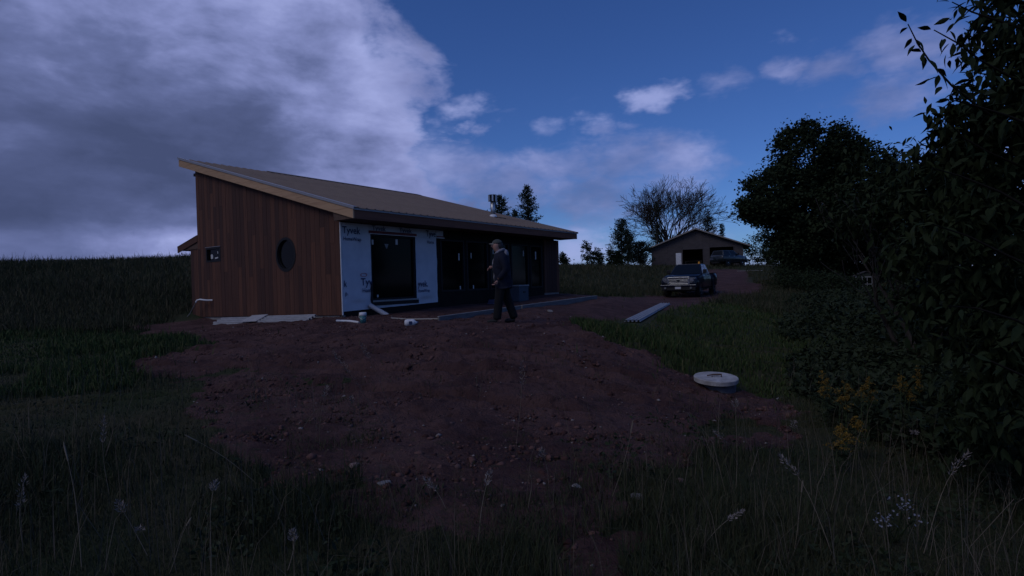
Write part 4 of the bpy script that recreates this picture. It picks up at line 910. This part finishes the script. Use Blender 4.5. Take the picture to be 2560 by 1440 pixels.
# meadow on the left hill, behind the house and by the drive
x, y = scatter(430000, 12, 95, 1.15, 1.15); k = ((x < -8.5) & (y > 14 + .8 * fbm(x * .5, y * .5, 2, 9))) | ((y > 24) & (x > -8)) | ((x > 9) & (y > 12)); x, y = keep_veg(x[k], y[k])
hh_ = np.where(x < -8, .27 + .004 * np.clip(y - 15, 0, 30), .30) * (rng.uniform(.45, 1.3, len(x)) + (rng.uniform(0, 1, len(x)) > .90) * rng.uniform(.2, 1.1, len(x))) * (1 + .5 * fbm(x * .35, y * .35, 3, 71)) * np.where((y > 28) & (y < 50) & (x > 11), .7, 1)
blades('meadow_grass', x, y, hh_, .006 + .00055 * y, M_grass, 'tall rough meadow grass on the rise', .9, .25)
# clods of weeds: broad leaves low on the thin soil
def leaf_quads(P, size, m, name, parent=None, tint=None, updir=.3, aspect=.5, drop=0.):
    """folded pointed leaves: 4 verts rhombus per leaf at P (n,3)"""
    n = len(P); d = rng.normal(0, 1, (n, 3)); d[:, 2] = d[:, 2] * .6 + updir - drop; d /= np.linalg.norm(d, axis=1)[:, None]
    r = rng.normal(0, 1, (n, 3)); s = np.cross(d, r); s /= np.linalg.norm(s, axis=1)[:, None]; nn = np.cross(d, s)
    sz = (np.asarray(size) * rng.uniform(.65, 1.3, n))[:, None]
    V = np.empty((n, 4, 3)); V[:, 0] = P; V[:, 1] = P + d * sz * .5 + s * sz * aspect * .5 + nn * sz * .08; V[:, 2] = P + d * sz; V[:, 3] = P + d * sz * .5 - s * sz * aspect * .5 + nn * sz * .08
    F = np.array([(0, 1, 2), (0, 2, 3)])[None] + (np.arange(n) * 4)[:, None, None]
    t = rng.uniform(0, 1, n) if tint is None else tint
    return np_mesh(name, V.reshape(-1, 3), F.reshape(-1, 3), m, parent, attrs={'tint': np.repeat(t, 4)})
M_weed = mat('weed_leaves', (.016, .027, .011), .8, (.022, .033, .014), 1.5, spec=.12, attr=('tint', (.034, .044, .024)))
x, y = scatter(26000, 2.2, 8, 1.2, 1.1); k = fbm(x * 1.1, y * 1.1, 3, 91) > .12; x, y = keep_veg(x[k], y[k])
o = leaf_quads(np.c_[x, y, ground(x, y) + rng.uniform(0, .10, len(x))], .05, M_weed, 'low_weeds', updir=.5); o['kind'] = 'stuff'; tag(o, 'low broad-leaved weeds among the foreground grass', 'weeds')
# thicket on the right
n = 130000; y = 4.2 + 23 * rng.uniform(0, 1, n) ** 1.2; x = y * rng.uniform(.44, 1.1, n) + .5; e0 = .49 * y + .35 + 1.1 * fbm(y * .6, y * 0 + 3, 2, 13) + .5 * fbm(x * 1.1, y * 1.1, 2, 19)
k = (x > e0) & (x > 3.6); x, y, e0 = x[k], y[k], e0[k]; top = np.clip((x - e0) * .30, 0.08, np.where(y > 12, .42, 1.0)) * (.75 + .9 * fbm(x * .9, y * .9, 3, 14)) + .1
o = leaf_quads(np.c_[x, y, ground(x, y) + top * rng.uniform(0, 1, len(x)) ** .6], .075 + .004 * y, M_weed, 'undergrowth', updir=.35, drop=.2); o['kind'] = 'stuff'; tag(o, 'dark leafy undergrowth below the trees on the right', 'undergrowth')

# ---- tall seed stalks
M_stalk = mat('dry_stalk', (.23, .185, .13), .9, (.15, .12, .085), 12); M_seed = mat('seed_head', (.27, .23, .205), .9, (.18, .15, .135), 30)
def stalk(base, tip, head, droop, label, group='tall seed stalks in the foreground'):
    b = Vector((base[0], base[1], gz(base[0], base[1]))); t = Vector(tip); e = empty('grass_stalk', b, 0, label, 'grass stalk', group)
    d = t - b; pts = []; n = 9
    for k in range(n):
        s = k / (n - 1); p = d * s; p.z += droop * .5 * math.sin(math.pi * s); p.x += .03 * math.sin(s * 2.6 + tip[0] * 9) * s; p.y += .02 * math.sin(s * 3.1 + tip[0] * 5) * s; pts.append(p)
    G().tube(pts, [.0024 - .0014 * k / (n - 1) for k in range(n)], 5).build('stem', M_stalk, e)
    if head:
        rr = random.Random(tip[0] * 31); g = G(); ax = (pts[-1] - pts[-3]).normalized(); a0 = pts[-1] - ax * head
        for k in range(64):
            s = k / 63; c = a0 + ax * head * s; r = .017 * math.sin(math.pi * min(1, s * .9 + .1)) + .003
            o = Vector((rr.uniform(-1, 1), rr.uniform(-1, 1), rr.uniform(-.4, .6))) * r; u = (ax * .7 + o.normalized() * .6).normalized() * rr.uniform(.012, .022)
            sd = u.cross(Vector((rr.uniform(-1, 1), rr.uniform(-1, 1), rr.uniform(-1, 1)))).normalized() * .0028
            g.add([c + o - sd, c + o + sd, c + o + u + sd * .3, c + o + u - sd * .3], [(0, 1, 2, 3)])
        g.build('seed_head', M_seed, e)
    else: G().tube([pts[-2], pts[-1], pts[-1] + (pts[-1] - pts[-2]) * .4], [.004, .005, .001], 5).build('tip', M_stalk, e)
    return e
for base, tip, head, droop, lab in [
    ((-1.216, 5.363, -0.640), (-1.526, 4.600, 0.334), .30, .10, 'tallest leaning seed stalk left of centre over the bare soil'),
    ((-1.238, 5.648, -0.640), (-1.304, 4.800, 0.379), .22, .05, 'pale seed stalk just right of the tallest leaning one'),
    ((-1.801, 5.099, -0.640), (-1.581, 4.600, 0.054), .16, .02, 'short pale seed stalk left of centre'),
    ((-1.534, 5.327, -0.640), (-1.359, 4.600, -0.041), .14, .02, 'short seed stalk below the tallest leaning one'),
    ((-0.003, 5.060, -0.640), (0.071, 4.700, 0.204), .26, .02, 'upright seed stalk in the middle of the bare soil'),
    ((-0.243, 3.293, -0.700), (-0.190, 3.500, -0.315), .10, .02, 'upright pale stalk at bottom centre'),
    ((0.233, 4.140, -0.700), (0.205, 4.000, -0.334), .09, .02, 'short pale stalk right of the bottom centre stalk'),
    ((0.061, 3.725, -0.700), (0.099, 3.700, -0.417), .0, .06, 'thin hooked stalk at bottom centre'),
    ((-0.475, 3.760, -0.700), (-0.631, 3.800, -0.452), .12, .03, 'stalk leaning left above the bottom centre'),
    ((0.651, 3.927, -0.730), (0.843, 3.900, -0.147), .0, .03, 'bare thin stalk leaning right below the septic lid'),
    ((1.510, 5.138, -0.760), (1.156, 4.600, -0.209), .0, .02, 'thin tan stalk leaning left toward the lid'),
    ((1.677, 4.637, -0.760), (1.339, 4.400, -0.209), .0, .02, 'second thin tan stalk leaning left below the lid'),
    ((1.609, 4.096, -0.780), (1.602, 4.000, -0.020), .05, .0, 'straight upright stalk directly below the lid'),
    ((1.839, 4.586, -0.780), (1.511, 4.200, -0.287), .17, .04, 'leaning seed stalk with reddish head below the lid'),
    ((2.189, 5.329, -0.780), (1.939, 4.700, -0.195), .0, .05, 'short bent stalk right below the lid'),
    ((1.739, 3.034, -0.850), (1.458, 3.100, -0.126), .15, .16, 'long arching stalk with drooping head at lower right'),
    ((2.274, 4.667, -0.820), (2.160, 4.300, -0.260), .10, .02, 'seed stalk left of the goldenrod'),
    ((1.591, 3.217, -0.830), (1.662, 3.200, -0.325), .0, .02, 'thin upright stalk inside the arching one at lower right'),
    ((1.066, 3.239, -0.780), (1.307, 3.300, -0.518), .11, .03, 'stalk leaning right in the lower right grass'),
    ((-2.465, 3.124, -0.740), (-2.573, 3.200, -0.009), .0, .03, 'tall thin stalk at lower left'),
    ((-3.036, 4.137, -0.700), (-2.985, 4.000, -0.025), .20, .03, 'seed stalk with feathery head at left'),
    ((-3.016, 3.380, -0.740), (-2.959, 3.300, -0.200), .22, .0, 'broad seed stalk at the left edge'),
    ((-2.169, 3.240, -0.740), (-2.313, 3.200, -0.321), .08, .04, 'short seed stalk leaning left at lower left'),
    ((-1.954, 3.098, -0.740), (-1.809, 3.100, -0.408), .0, .03, 'stalk leaning right at the bottom left'),
    ((-2.261, 3.388, -0.740), (-2.203, 3.200, -0.475), .10, .02, 'small pale stalk at the bottom left'),
    ((-1.898, 4.160, -0.680), (-2.357, 4.000, -0.172), .0, .08, 'long stalk bowed far to the left at lower left'),
    ((-1.269, 3.027, -0.720), (-1.242, 3.100, -0.479), .06, .01, 'straight tan stalk at the bottom left of centre'),
    ((-1.719, 3.091, -0.720), (-1.734, 3.200, -0.233), .05, .01, 'thin upright stalk between the two lower left groups'),
    ((2.322, 3.186, -0.880), (2.517, 3.100, -0.144), .16, .10, 'arching feathery stalk below the leafy tree at right'),
    ((3.412, 4.850, -0.880), (2.848, 4.000, -0.270), .10, .04, 'short seed stalk right of the goldenrod')]:
    stalk(base, tip, head, droop, lab)
# ---- goldenrod
M_gold = mat('goldenrod_yellow', (.24, .14, .015), .85, (.14, .09, .02), 30); M_gstem = mat('green_stem', (.05, .07, .025), .8)
def goldenrod(tip, h, label, full=1.):
    x, y, zt = tip; zb = gz(x, y); e = empty('goldenrod', (x, y, zb), 0, label, 'goldenrod', 'goldenrod plants at the thicket edge')
    H_ = zt - zb; st = G(); fl = []; lv = []
    for s in range(3):
        ox, oy = rng.uniform(-.06, .06, 2); hh = H_ * (1 - .12 * s); lean = rng.uniform(-.08, .08)
        st.tube([(ox * .5, oy * .5, -.03), (ox, oy, hh * .5), (ox + lean * .4, oy, hh)], [.005, .004, .002], 5)
        for q in range(26): u = rng.uniform(.15, .9); lv.append((ox + lean * .3 * u + rng.normal(0, .02), oy + rng.normal(0, .02), hh * u))
        for b in range(11):
            u = b / 10; z0 = hh * (.78 + .22 * u); ang = rng.uniform(0, 6.28); L = .10 * (1 - u * .75) * full
            for q in range(24): v = rng.uniform(.1, 1); fl.append((ox + lean * .35 + math.cos(ang) * L * v + rng.normal(0, .004), oy + math.sin(ang) * L * v + rng.normal(0, .004), z0 + .035 * math.sin(v * 2.4) + rng.normal(0, .004)))
    st.build('stem', M_gstem, e); leaf_quads(np.array(lv), .07, M_weed, 'leaves', e, aspect=.22, updir=.1); leaf_quads(np.array(fl), .011, M_gold, 'flowers', e, aspect=.9)['kind'] = 'stuff'
for tip, h, lab, fu in [((3.186, 5.400, -0.213), .5, 'brightest goldenrod plume at the thicket edge', 1.2), ((2.673, 4.600, -0.459), .4, 'low bright goldenrod clump in front of the brightest plume', 1.2),
                        ((3.438, 6.200, -0.248), .4, 'small dull goldenrod left of the brightest plume', .7), ((3.534, 5.600, -0.231), .4, 'dull goldenrod just right of the brightest plume', .8),
                        ((3.949, 5.600, -0.202), .4, 'goldenrod farther right, with greenish plume', .8), ((3.023, 5.000, -0.452), .4, 'greenish goldenrod between the two bright clumps', .7), ((4.327, 6.000, -0.195), .4, 'rightmost thin goldenrod against the dark leaves', .6)]:
    goldenrod(tip, h, lab, fu)
# ---- white asters
ax_, ay_ = ((2.277, 3.372, -0.880))[:2]; az_ = gz(ax_, ay_); asr = empty('aster_plant', (ax_, ay_, az_), 0, 'clump of small white aster flowers at the lower right', 'flowers')
g = G(); fl = []
for c, n in (((2.052, 3.100, -0.524), 44), ((2.159, 3.100, -0.437), 44), ((2.245, 3.150, -0.539), 14)):
    c = Vector(c) - asr.location
    for k in range(n): p = Vector((c.x + rng.normal(0, .028), c.y + rng.normal(0, .03), c.z + rng.normal(0, .03))); fl.append(p)
    for k in range(4): g.tube([(rng.uniform(-.04, .04), rng.uniform(-.04, .04), -.03), (c.x * .6, c.y * .6, c.z * .6), (c.x + rng.normal(0, .02), c.y, c.z)], [.004, .003, .002], 5)
g.build('stem', M_gstem, asr); g = G()
for p in fl:
    q = Euler((rng.uniform(-.9, .9), rng.uniform(-.9, .9), rng.uniform(0, 3))).to_matrix(); pts = []
    for k in range(10): r_ = .008 if k % 2 == 0 else .004; t = k * math.pi / 5; pts.append(p + q @ Vector((r_ * math.cos(t), r_ * math.sin(t), 0)))
    g.add(pts, [tuple(range(10))])
asf = g.build('flowers', mat('white_petal', (.20, .20, .23), .85), asr); asf['kind'] = 'stuff'

# ---- trees
M_bark = mat('bark', (.055, .045, .038), .95, (.035, .03, .026), 8, (1, 1, .3), bump=.6, bscale=14)
M_leafD = mat('dark_oak_leaves', (.014, .024, .011), .8, (.020, .030, .014), .5, spec=.1, attr=('tint', (.026, .038, .017)))
M_leafC = mat('conifer_needles', (.014, .026, .015), .75, (.020, .032, .018), .6, spec=.2, attr=('tint', (.026, .036, .018)))
def limbs(g, p, d, r, l, depth, rr, spread=.6, up=.15, nmin=2, nmax=3, tips=None, shrink=.72, seg=6, rmin=.006):
    pts = [p]; dirs = d.normalized(); rad = [r]; n = 3
    for k in range(n):
        dirs = (dirs + Vector((rr.uniform(-1, 1), rr.uniform(-1, 1), rr.uniform(-.6, 1) * .6)) * .13 + Vector((0, 0, up * .25))).normalized(); pts.append(pts[-1] + dirs * l / n); rad.append(max(rmin, r * (1 - .35 * (k + 1) / n)))
    g.tube(pts, rad, seg if depth > 2 else 3, False)
    if depth == 0:
        if tips is not None: tips.append(pts[-1])
        return
    for k in range(rr.randint(nmin, nmax)):
        ax = Vector((rr.gauss(0, 1), rr.gauss(0, 1), rr.gauss(0, 1))); nd = (dirs + ax.cross(dirs).normalized() * rr.uniform(.5, 1.3) * spread + Vector((0, 0, up))).normalized()
        limbs(g, pts[rr.choice((-1, -1, -2))], nd, rad[-1] * rr.uniform(.6, .8), l * shrink * rr.uniform(.75, 1.15), depth - 1, rr, spread, up, nmin, nmax, tips, shrink, seg, rmin)
def crown_points(lobes, n, ncl, cs):
    """clumped points in ellipsoid lobes, denser to the outside"""
    lob = np.array(lobes, float); vol = (lob[:, 3] * lob[:, 4] * lob[:, 5]) ** .7; ids = rng.choice(len(lob), ncl, p=vol / vol.sum())
    d = rng.normal(0, 1, (ncl, 3)); d /= np.linalg.norm(d, axis=1)[:, None]; r = rng.uniform(.25, 1, ncl) ** .45
    C = lob[ids, :3] + d * r[:, None] * lob[ids, 3:6]; k = rng.integers(0, ncl, n)
    return C[k] + rng.normal(0, 1, (n, 3)) * cs * rng.uniform(.6, 1.3, ncl)[k][:, None] * np.array((1, 1, .75))
def tree(name, base, lobes, n, ncl, cs, leaf, m, label, trunk_r=.25, group=None, trunk_h=None):
    e = empty(name, base, 0, label, 'tree', group); g = G(); rr = random.Random(base[0] * 7 + base[1]); bz = Vector(base)
    zc = np.mean([l[2] for l in lobes]) - base[2]; th = trunk_h or zc * .5
    g.tube([(0, 0, -.3), (.03, .02, th * .5), (0, 0, th)], [trunk_r * 1.25, trunk_r, trunk_r * .8], 10)
    for l in lobes:
        t = Vector(l[:3]) - bz; mid = Vector((t.x * .35, t.y * .35, th + (t.z - th) * .45)); g.tube([(0, 0, th * .85), mid, t, t + Vector((0, 0, l[5] * .5))], [trunk_r * .7, trunk_r * .45, trunk_r * .22, .02], 6)
        for q in range(5):
            dd = Vector((rr.gauss(0, 1), rr.gauss(0, 1), rr.gauss(0, .7))).normalized(); g.tube([mid.lerp(t, rr.uniform(.4, 1)), t + Vector((dd.x * l[3] * .8, dd.y * l[4] * .8, dd.z * l[5] * .8))], [trunk_r * .18, .012], 4)
    g.build('trunk', M_bark, e, True)
    P = crown_points(lobes, n, ncl, cs) - np.array(base); leaf_quads(P, leaf, m, 'crown', e, updir=0, aspect=.65); return e
# big oak at right
tree('oak_tree', (21.4, 39, .0), [(21.0, 38.5, 8.6, 3.0, 3, 2.7), (18.6, 38.3, 6.3, 2.6, 2.6, 2.2), (17.2, 38., 5.2, 1.5, 1.8, .9), (23.6, 38.5, 7.2, 2.7, 2.8, 2.5), (21.5, 36.8, 4.8, 3.2, 2.6, 2.4), (19.6, 38, 3.0, 1.9, 2.0, 1.3), (25.5, 38, 4.5, 2.6, 2.8, 2.4), (20.4, 37.6, 3.0, 2.6, 2.2, 1.9)], 90000, 1100, .30, .22, M_leafD, 'largest dark broad-leaved tree, right of the garage', .42)
# wall of trees behind the right-hand shrubs
for bx_, lob, n_, lab in [((27.5, 33, -.2), [(27.0, 33, 5.6, 2.6, 2.4, 2.6), (28.5, 33, 3.6, 3.0, 2.4, 2.4), (25.4, 32.6, 3.0, 2.2, 2., 1.8)], 17000, 'dark tree just right of the largest one'),
                          ((25.5, 24, -.4), [(24.5, 24, 4.6, 2.4, 2.2, 2.4), (26.2, 24, 3.2, 2.6, 2.2, 2.2), (23.2, 24, 2.2, 1.6, 1.6, 1.5)], 15000, 'dense dark tree behind the leafy sapling'),
                          ((19.5, 15.5, -.6), [(18.6, 15.2, 3.6, 1.7, 1.6, 1.9), (19.8, 15.5, 2.4, 2.0, 1.8, 2.), (17.2, 15.2, 1.7, 1.4, 1.4, 1.5)], 14000, 'dark bushy tree at the right behind the sapling')]:
    tree('broadleaf_tree', bx_, lob, n_, 200, .36, .21, M_leafD, lab, .2)
for bx_, lob, n_, lab in [((38.5, 84, 1.8), [(37.5, 84, 4.6, 2.6, 2, 2.6), (40.5, 84, 5.4, 3, 2, 3.4)], 9000, 'dark tree behind the right end of the garage'), ((25.0, 47, .3), [(24.4, 47, 2.2, 1.9, 1.8, 1.8), (26.4, 47, 2.6, 2.2, 1.8, 2.2)], 9000, 'low dark tree behind the trunk of the largest tree'), ((30.5, 47.5, .2), [(29, 47, 1.6, 3.0, 1.5, 1.6), (33, 47, 1.8, 3., 1.5, 1.8), (36, 47, 1.8, 2.5, 1.5, 1.8)], 16000, 'wide low dark thicket tree in the gap behind the largest tree'), ((26.5, 45, .2), [(25.6, 45, 2.8, 2.6, 1.8, 2.5), (28.8, 45, 3.2, 2.6, 1.8, 2.8)], 9000, 'second low dark tree behind the largest tree'),
                          ((33, 42, .2), [(32, 42, 3.6, 2.8, 2, 3.2), (35.4, 42, 3.6, 2.6, 2, 3.2)], 9000, 'dark tree far right behind the near leaves')]:
    tree('broadleaf_tree', bx_, lob, n_, 150, .36, .24, M_leafD, lab, .16)
# bushes at the foot of the oak
for i, (bx_, by_, r_, h_, lab) in enumerate([(17.9, 35.5, 1.3, 1.2, 'low round bush at the drive edge left of the oak'), (17.3, 31.5, 1.3, 1.0, 'dark bush under the left side of the oak'), (16.6, 28.6, 1.2, .8, 'dark bush left of the playhouse'), (18.7, 24.0, 1.5, 1.1, 'wide dark bush in front of the playhouse'), (14.6, 20.0, 1.4, .8, 'low bush on the bank near the thicket'), (33.2, 72, 1.3, 2.0, 'bush against the right end of the garage')]):
    z0 = gz(bx_, by_); e = empty('bush', (bx_, by_, z0), 0, lab, 'bush', 'bushes below the trees')
    P = crown_points([(0, 0, h_ * .55, r_, r_, h_ * .6), (r_ * .5, .2, h_ * .4, r_ * .6, r_ * .6, h_ * .5)], 3600, 90, .2); leaf_quads(P, .13, M_leafD, 'foliage', e)
    g = G()
    for k in range(5): g.tube([(0, 0, -.1), (rng.uniform(-.5, .5) * r_, rng.uniform(-.5, .5) * r_, h_ * .8)], [.03, .01], 5)
    g.build('stems', M_bark, e)
# bare tree behind the garage
e = empty('bare_tree', (26.6, 95, gz(28, 95)), 0, 'large leafless tree with fine spreading twigs behind the garage', 'tree'); g = G(); rr = random.Random(11)
g.tube([(0, 0, -.5), (.1, 0, 2.2), (.2, 0, 4.4)], [.62, .5, .42], 10)
g.build('trunk', M_bark, e, True); g = G()
for k in range(19):
    t = k * 2 * math.pi / 19 + rr.uniform(-.2, .2); s = rr.uniform(.15, 1.5)
    limbs(g, Vector((.2, 0, rr.uniform(2.6, 4.5))), Vector((math.cos(t) * s, math.sin(t) * s * .8, rr.uniform(.55, 1.1))), .19, 3.2, 6, rr, .62, .03, 2, 3, None, .79, 5, .021)
g.build('branches', M_bark, e); e.scale = (1.04, 1.0, 1.08)
# conifers
def conifer(base, h, r, label, n=5200, group='conifers behind the house', m=None, prof=.75):
    e = empty('conifer_tree', base, 0, label, 'tree', group); g = G(); g.tube([(0, 0, -.3), (0, 0, h * .6), (0, 0, h * .97)], [h * .02, h * .012, .01], 8); g.build('trunk', M_bark, e); P = []; 
    nb = int(90 + h * 8)
    for b in range(nb):
        u = (b / nb) ** .9; z0 = h * (.06 + .93 * u); L = r * (1 - u) ** prof * rng.uniform(.6, 1.15) + .12; a = rng.uniform(0, 6.283); k = max(12, int(n / nb * (L / r + .25)))
        v = rng.uniform(0.05, 1, k); P.append(np.c_[math.cos(a) * L * v + rng.normal(0, .12, k) * (1.1 - v), math.sin(a) * L * v + rng.normal(0, .12, k) * (1.1 - v), z0 + L * (.35 * v ** 2) + rng.normal(0, .07, k)])
    leaf_quads(np.concatenate(P), .30, m or M_leafC, 'crown', e, updir=.5, aspect=.28); return e
conifer((1.9, 60, gz(1.9, 60)), 11.08 - gz(1.9, 60), 2.15, 'taller dark conifer rising right of the roof vent', 7000, prof=.6)
conifer((-1.1, 60, gz(-1.1, 60)), 10.1 - gz(-1.1, 60), 2.1, 'shorter dark conifer right behind the roof vent', 6500, prof=.45)
conifer((.55, 63, gz(.55, 63)), 8.9 - gz(.55, 63), .9, 'small thin conifer between the two tall conifers', 2500)
gg = 'conifers left of the garage'
conifer((14.3, 72, gz(14.3, 72)), 8.5 - gz(14.3, 72), 2.1, 'tall ragged cedar left of the garage', 5200, gg, prof=.45)
conifer((17.2, 74, gz(17.2, 74)), 5.6 - gz(17.2, 74), 2.0, 'low wide cedar touching the left wall of the garage', 4200, gg, prof=.4)
conifer((15.9, 76, gz(15.9, 76)), 7.4 - gz(15.9, 76), 1.5, 'cedar between the ragged cedar and the garage', 3800, gg, prof=.5)
conifer((23.6, 90, gz(23.6, 90)), 13.0 - gz(23.6, 90), 2.2, 'dark cedar standing inside the bare tree', 4200, gg, prof=.7)
conifer((31.9, 90, gz(31.9, 90)), 10.5 - gz(31.9, 90), 2.6, 'round-topped evergreen rising over the garage roof', 6000, gg, prof=.35)
conifer((34.4, 91, gz(34.4, 91)), 9.3 - gz(34.4, 91), 1.3, 'slim evergreen right of the round-topped one', 2600, gg)
# small trees on the skyline right of the house
for bx_, h_, r_, lab in [(6.2, 1.5, .55, 'smallest skyline shrub beside the house corner'), (9.0, 2.9, .75, 'pointed skyline tree right of the house'), (10.2, 2.1, .7, 'round skyline shrub right of the pointed tree'), (11.8, 2.2, .6, 'thin skyline shrub left of the cedars'), (12.6, 1.7, .6, 'low skyline shrub at the foot of the cedars')]:
    z0 = gz(bx_, 66); tree('skyline_shrub', (bx_, 66, z0 - .1), [(bx_, 66, z0 + h_ * .45, r_, r_, h_ * .42), (bx_ - r_ * .15, 66, z0 + h_ * .78, r_ * .5, r_ * .5, h_ * .26), (bx_ + r_ * .4, 66, z0 + h_ * .3, r_ * .7, r_ * .7, h_ * .3)], 1500, 60, .15, .17, M_leafD, lab, .05, 'shrubs on the skyline')

# ---- leafy sapling and the near tree with big drooping leaves
M_leafN = mat('big_green_leaves', (.012, .021, .008), .75, (.017, .027, .011), 6, spec=.10, attr=('tint', (.024, .034, .014)))
M_twig = mat('dark_twig', (.018, .015, .012), .95, spec=.05)
def leaf_mesh():
    pts = [(0, 0), (.16, .10), (.36, .17), (.58, .145), (.80, .07), (1, 0)]; V = []; F = []
    for i, (s, w_) in enumerate(pts):
        zz = -.16 * s * s; V += [(s, -w_, zz + abs(w_) * .35), (s, 0, zz), (s, w_, zz + abs(w_) * .35)]
    for i in range(len(pts) - 1): F += [(3 * i, 3 * i + 3, 3 * i + 4, 3 * i + 1), (3 * i + 1, 3 * i + 4, 3 * i + 5, 3 * i + 2)]
    return np.array(V), np.array(F)
LV, LF = leaf_mesh(); lme = bpy.data.meshes.new('leaf'); lme.from_pydata([tuple(v) for v in LV], [], [tuple(f) for f in LF]); lme.materials.append(M_leafN); lme.polygons.foreach_set('use_smooth', [True] * len(lme.polygons))
def leaf_dir(d): return Vector(d).to_track_quat('X', 'Z').to_matrix()
def big_leaves(P, D, S, name, parent):
    """many shaped leaves joined"""
    n = len(P); D = D / np.linalg.norm(D, axis=1)[:, None]; r = rng.normal(0, .5, (n, 3)) + np.array((0, 0, 1)); sd = np.cross(r, D); sd /= np.linalg.norm(sd, axis=1)[:, None]; nn = np.cross(D, sd)
    V = P[:, None] + S[:, None, None] * (LV[None, :, 0:1] * D[:, None] + LV[None, :, 1:2] * sd[:, None] + LV[None, :, 2:3] * nn[:, None]); F = LF[None] + (np.arange(n) * len(LV))[:, None, None]
    o = np_mesh(name, V.reshape(-1, 3), F.reshape(-1, 4), M_leafN, parent, attrs={'tint': np.repeat(rng.uniform(0, 1, n), len(LV))}, smooth=True); o['kind'] = 'stuff'; return o
nb_ = (4.05, 3.75); nz_ = gz(*nb_); near = empty('leafy_tree', (*nb_, nz_), 0, 'near leafy tree with large drooping leaves at the right edge', 'tree')
def rel(p): return Vector(p) - near.location
g = G(); g.tube([(0, 0, -.2), (-.05, .02, 1.2), (-.1, 0, 2.4), (-.2, -.05, 3.6)], [.09, .075, .055, .03], 10).build('trunk', M_bark, near, True)
branches = [[(3.620, 3.700, 1.529), (3.268, 3.600, 1.749), (2.955, 3.500, 1.880), (2.743, 3.450, 2.006), (2.565, 3.400, 2.150), (2.494, 3.400, 2.261), (2.428, 3.380, 2.362)], [(3.528, 3.600, 1.921), (3.274, 3.600, 2.082), (3.002, 3.550, 2.198), (2.832, 3.500, 2.282), (2.676, 3.500, 2.373)],
            [(3.520, 3.600, 1.383), (3.270, 3.550, 1.508), (3.000, 3.500, 1.605), (2.852, 3.500, 1.696), (2.741, 3.500, 1.811)], [(3.633, 3.700, 2.371), (3.318, 3.700, 2.485), (3.082, 3.700, 2.570), (2.951, 3.700, 2.639)], [(3.281, 3.400, 1.695), (2.995, 3.350, 1.785), (2.739, 3.300, 1.843), (2.622, 3.300, 1.874)],
            [(3.223, 3.300, 1.128), (2.896, 3.300, 1.326), (2.661, 3.300, 1.426), (2.497, 3.300, 1.478)], [(3.265, 3.300, 0.796), (2.847, 3.200, 0.945), (2.620, 3.200, 1.065), (2.415, 3.200, 1.139)], [(3.161, 3.200, 0.431), (2.797, 3.100, 0.585), (2.576, 3.100, 0.658), (2.420, 3.100, 0.674)], [(3.057, 3.100, 0.132), (2.836, 3.100, 0.272), (2.638, 3.100, 0.367), (2.505, 3.100, 0.415)]]
rr = random.Random(5)
for bi, br in enumerate(branches):
    pts = [rel(p) for p in br]; bo = G().tube(pts, [.009 - .006 * k / (len(pts) - 1) for k in range(len(pts))], 6).build('branch', M_twig, near, True)
    for k in range(1, len(pts)):
        for q in range(5 if bi < 5 else 4):
            t = rr.random(); p = pts[k - 1].lerp(pts[k], t) if k > 1 or t > .3 else pts[k]
            d = Vector((rr.uniform(-1, .6), rr.uniform(-.7, .7), rr.uniform(-1.5, .15))).normalized()
            if q == 0 and k == len(pts) - 1: p = pts[k]; d = (pts[k] - pts[k - 1]).normalized() + Vector((0, 0, -.3))
            s = rr.uniform(.085, .135) * (.75 if k >= len(pts) - 2 else 1); pet = p + d * .02; M4 = leaf_dir(d).to_4x4()
            lo = link('leaf', lme, bo, Matrix.Translation(pet) @ M4 @ Matrix.Rotation(rr.uniform(-.9, .9), 4, 'X') @ Matrix.Scale(s, 4))
# joined mass of leaves behind
n = 11000; P = []
lob = [((3.588, 3.900, 2.140), .34, .6, .50), ((3.513, 4.000, 1.592), .42, .6, .40), ((3.415, 4.100, 1.088), .50, .7, .5), ((3.437, 4.000, 0.506), .45, .6, .5), ((3.421, 3.800, 0.028), .42, .5, .45), ((3.692, 3.900, 2.594), .34, .5, .4), ((3.673, 3.600, 1.301), .6, .7, 1.4)]
lob = [(*c, a, b, d) for c, a, b, d in lob]; P = crown_points(lob, n, 420, .10); D = rng.normal(0, 1, (n, 3)); D[:, 2] -= .9
big_leaves(P - np.array(near.location), D, rng.uniform(.07, .13, n), 'foliage', near)
sb = (6.9, 9.2); sp = empty('leafy_sapling', (*sb, gz(*sb)), 0, 'leafy sapling in front of the dark trees at right', 'tree'); so_ = np.array(sp.location)
g = G(); rr = random.Random(8); tips = []
for k in range(7): limbs(g, Vector((rr.uniform(-.3, .3), rr.uniform(-.3, .3), -.1)), Vector((rr.uniform(-.5, .7), rr.uniform(-.3, .3), 1.2)), .045, 1.35, 3, rr, .5, .2, 2, 3, tips, .72, 6)
g.build('stems', M_bark, sp)
lob = [(*(6.157, 9.300, 1.866), .72, .8, .55), (*(6.837, 9.400, 2.264), .75, .8, .75), (*(6.663, 9.400, 3.073), .22, .3, .22), (*(6.986, 9.000, 1.614), .8, .8, .8), (*(6.967, 9.000, 0.582), .7, .8, .6), (*(7.575, 9.400, 2.177), .8, .8, .7), (*(6.016, 9.600, 2.113), .4, .5, .35), (*(7.030, 8.600, 0.709), .9, .8, .9), (*(6.302, 9.600, 2.654), .35, .4, .35)]
P = crown_points(lob, 7000, 260, .16); D = rng.normal(0, 1, (len(P), 3)); D[:, 2] -= .6
big_leaves(P - so_, D, rng.uniform(.10, .17, len(P)), 'foliage', sp)
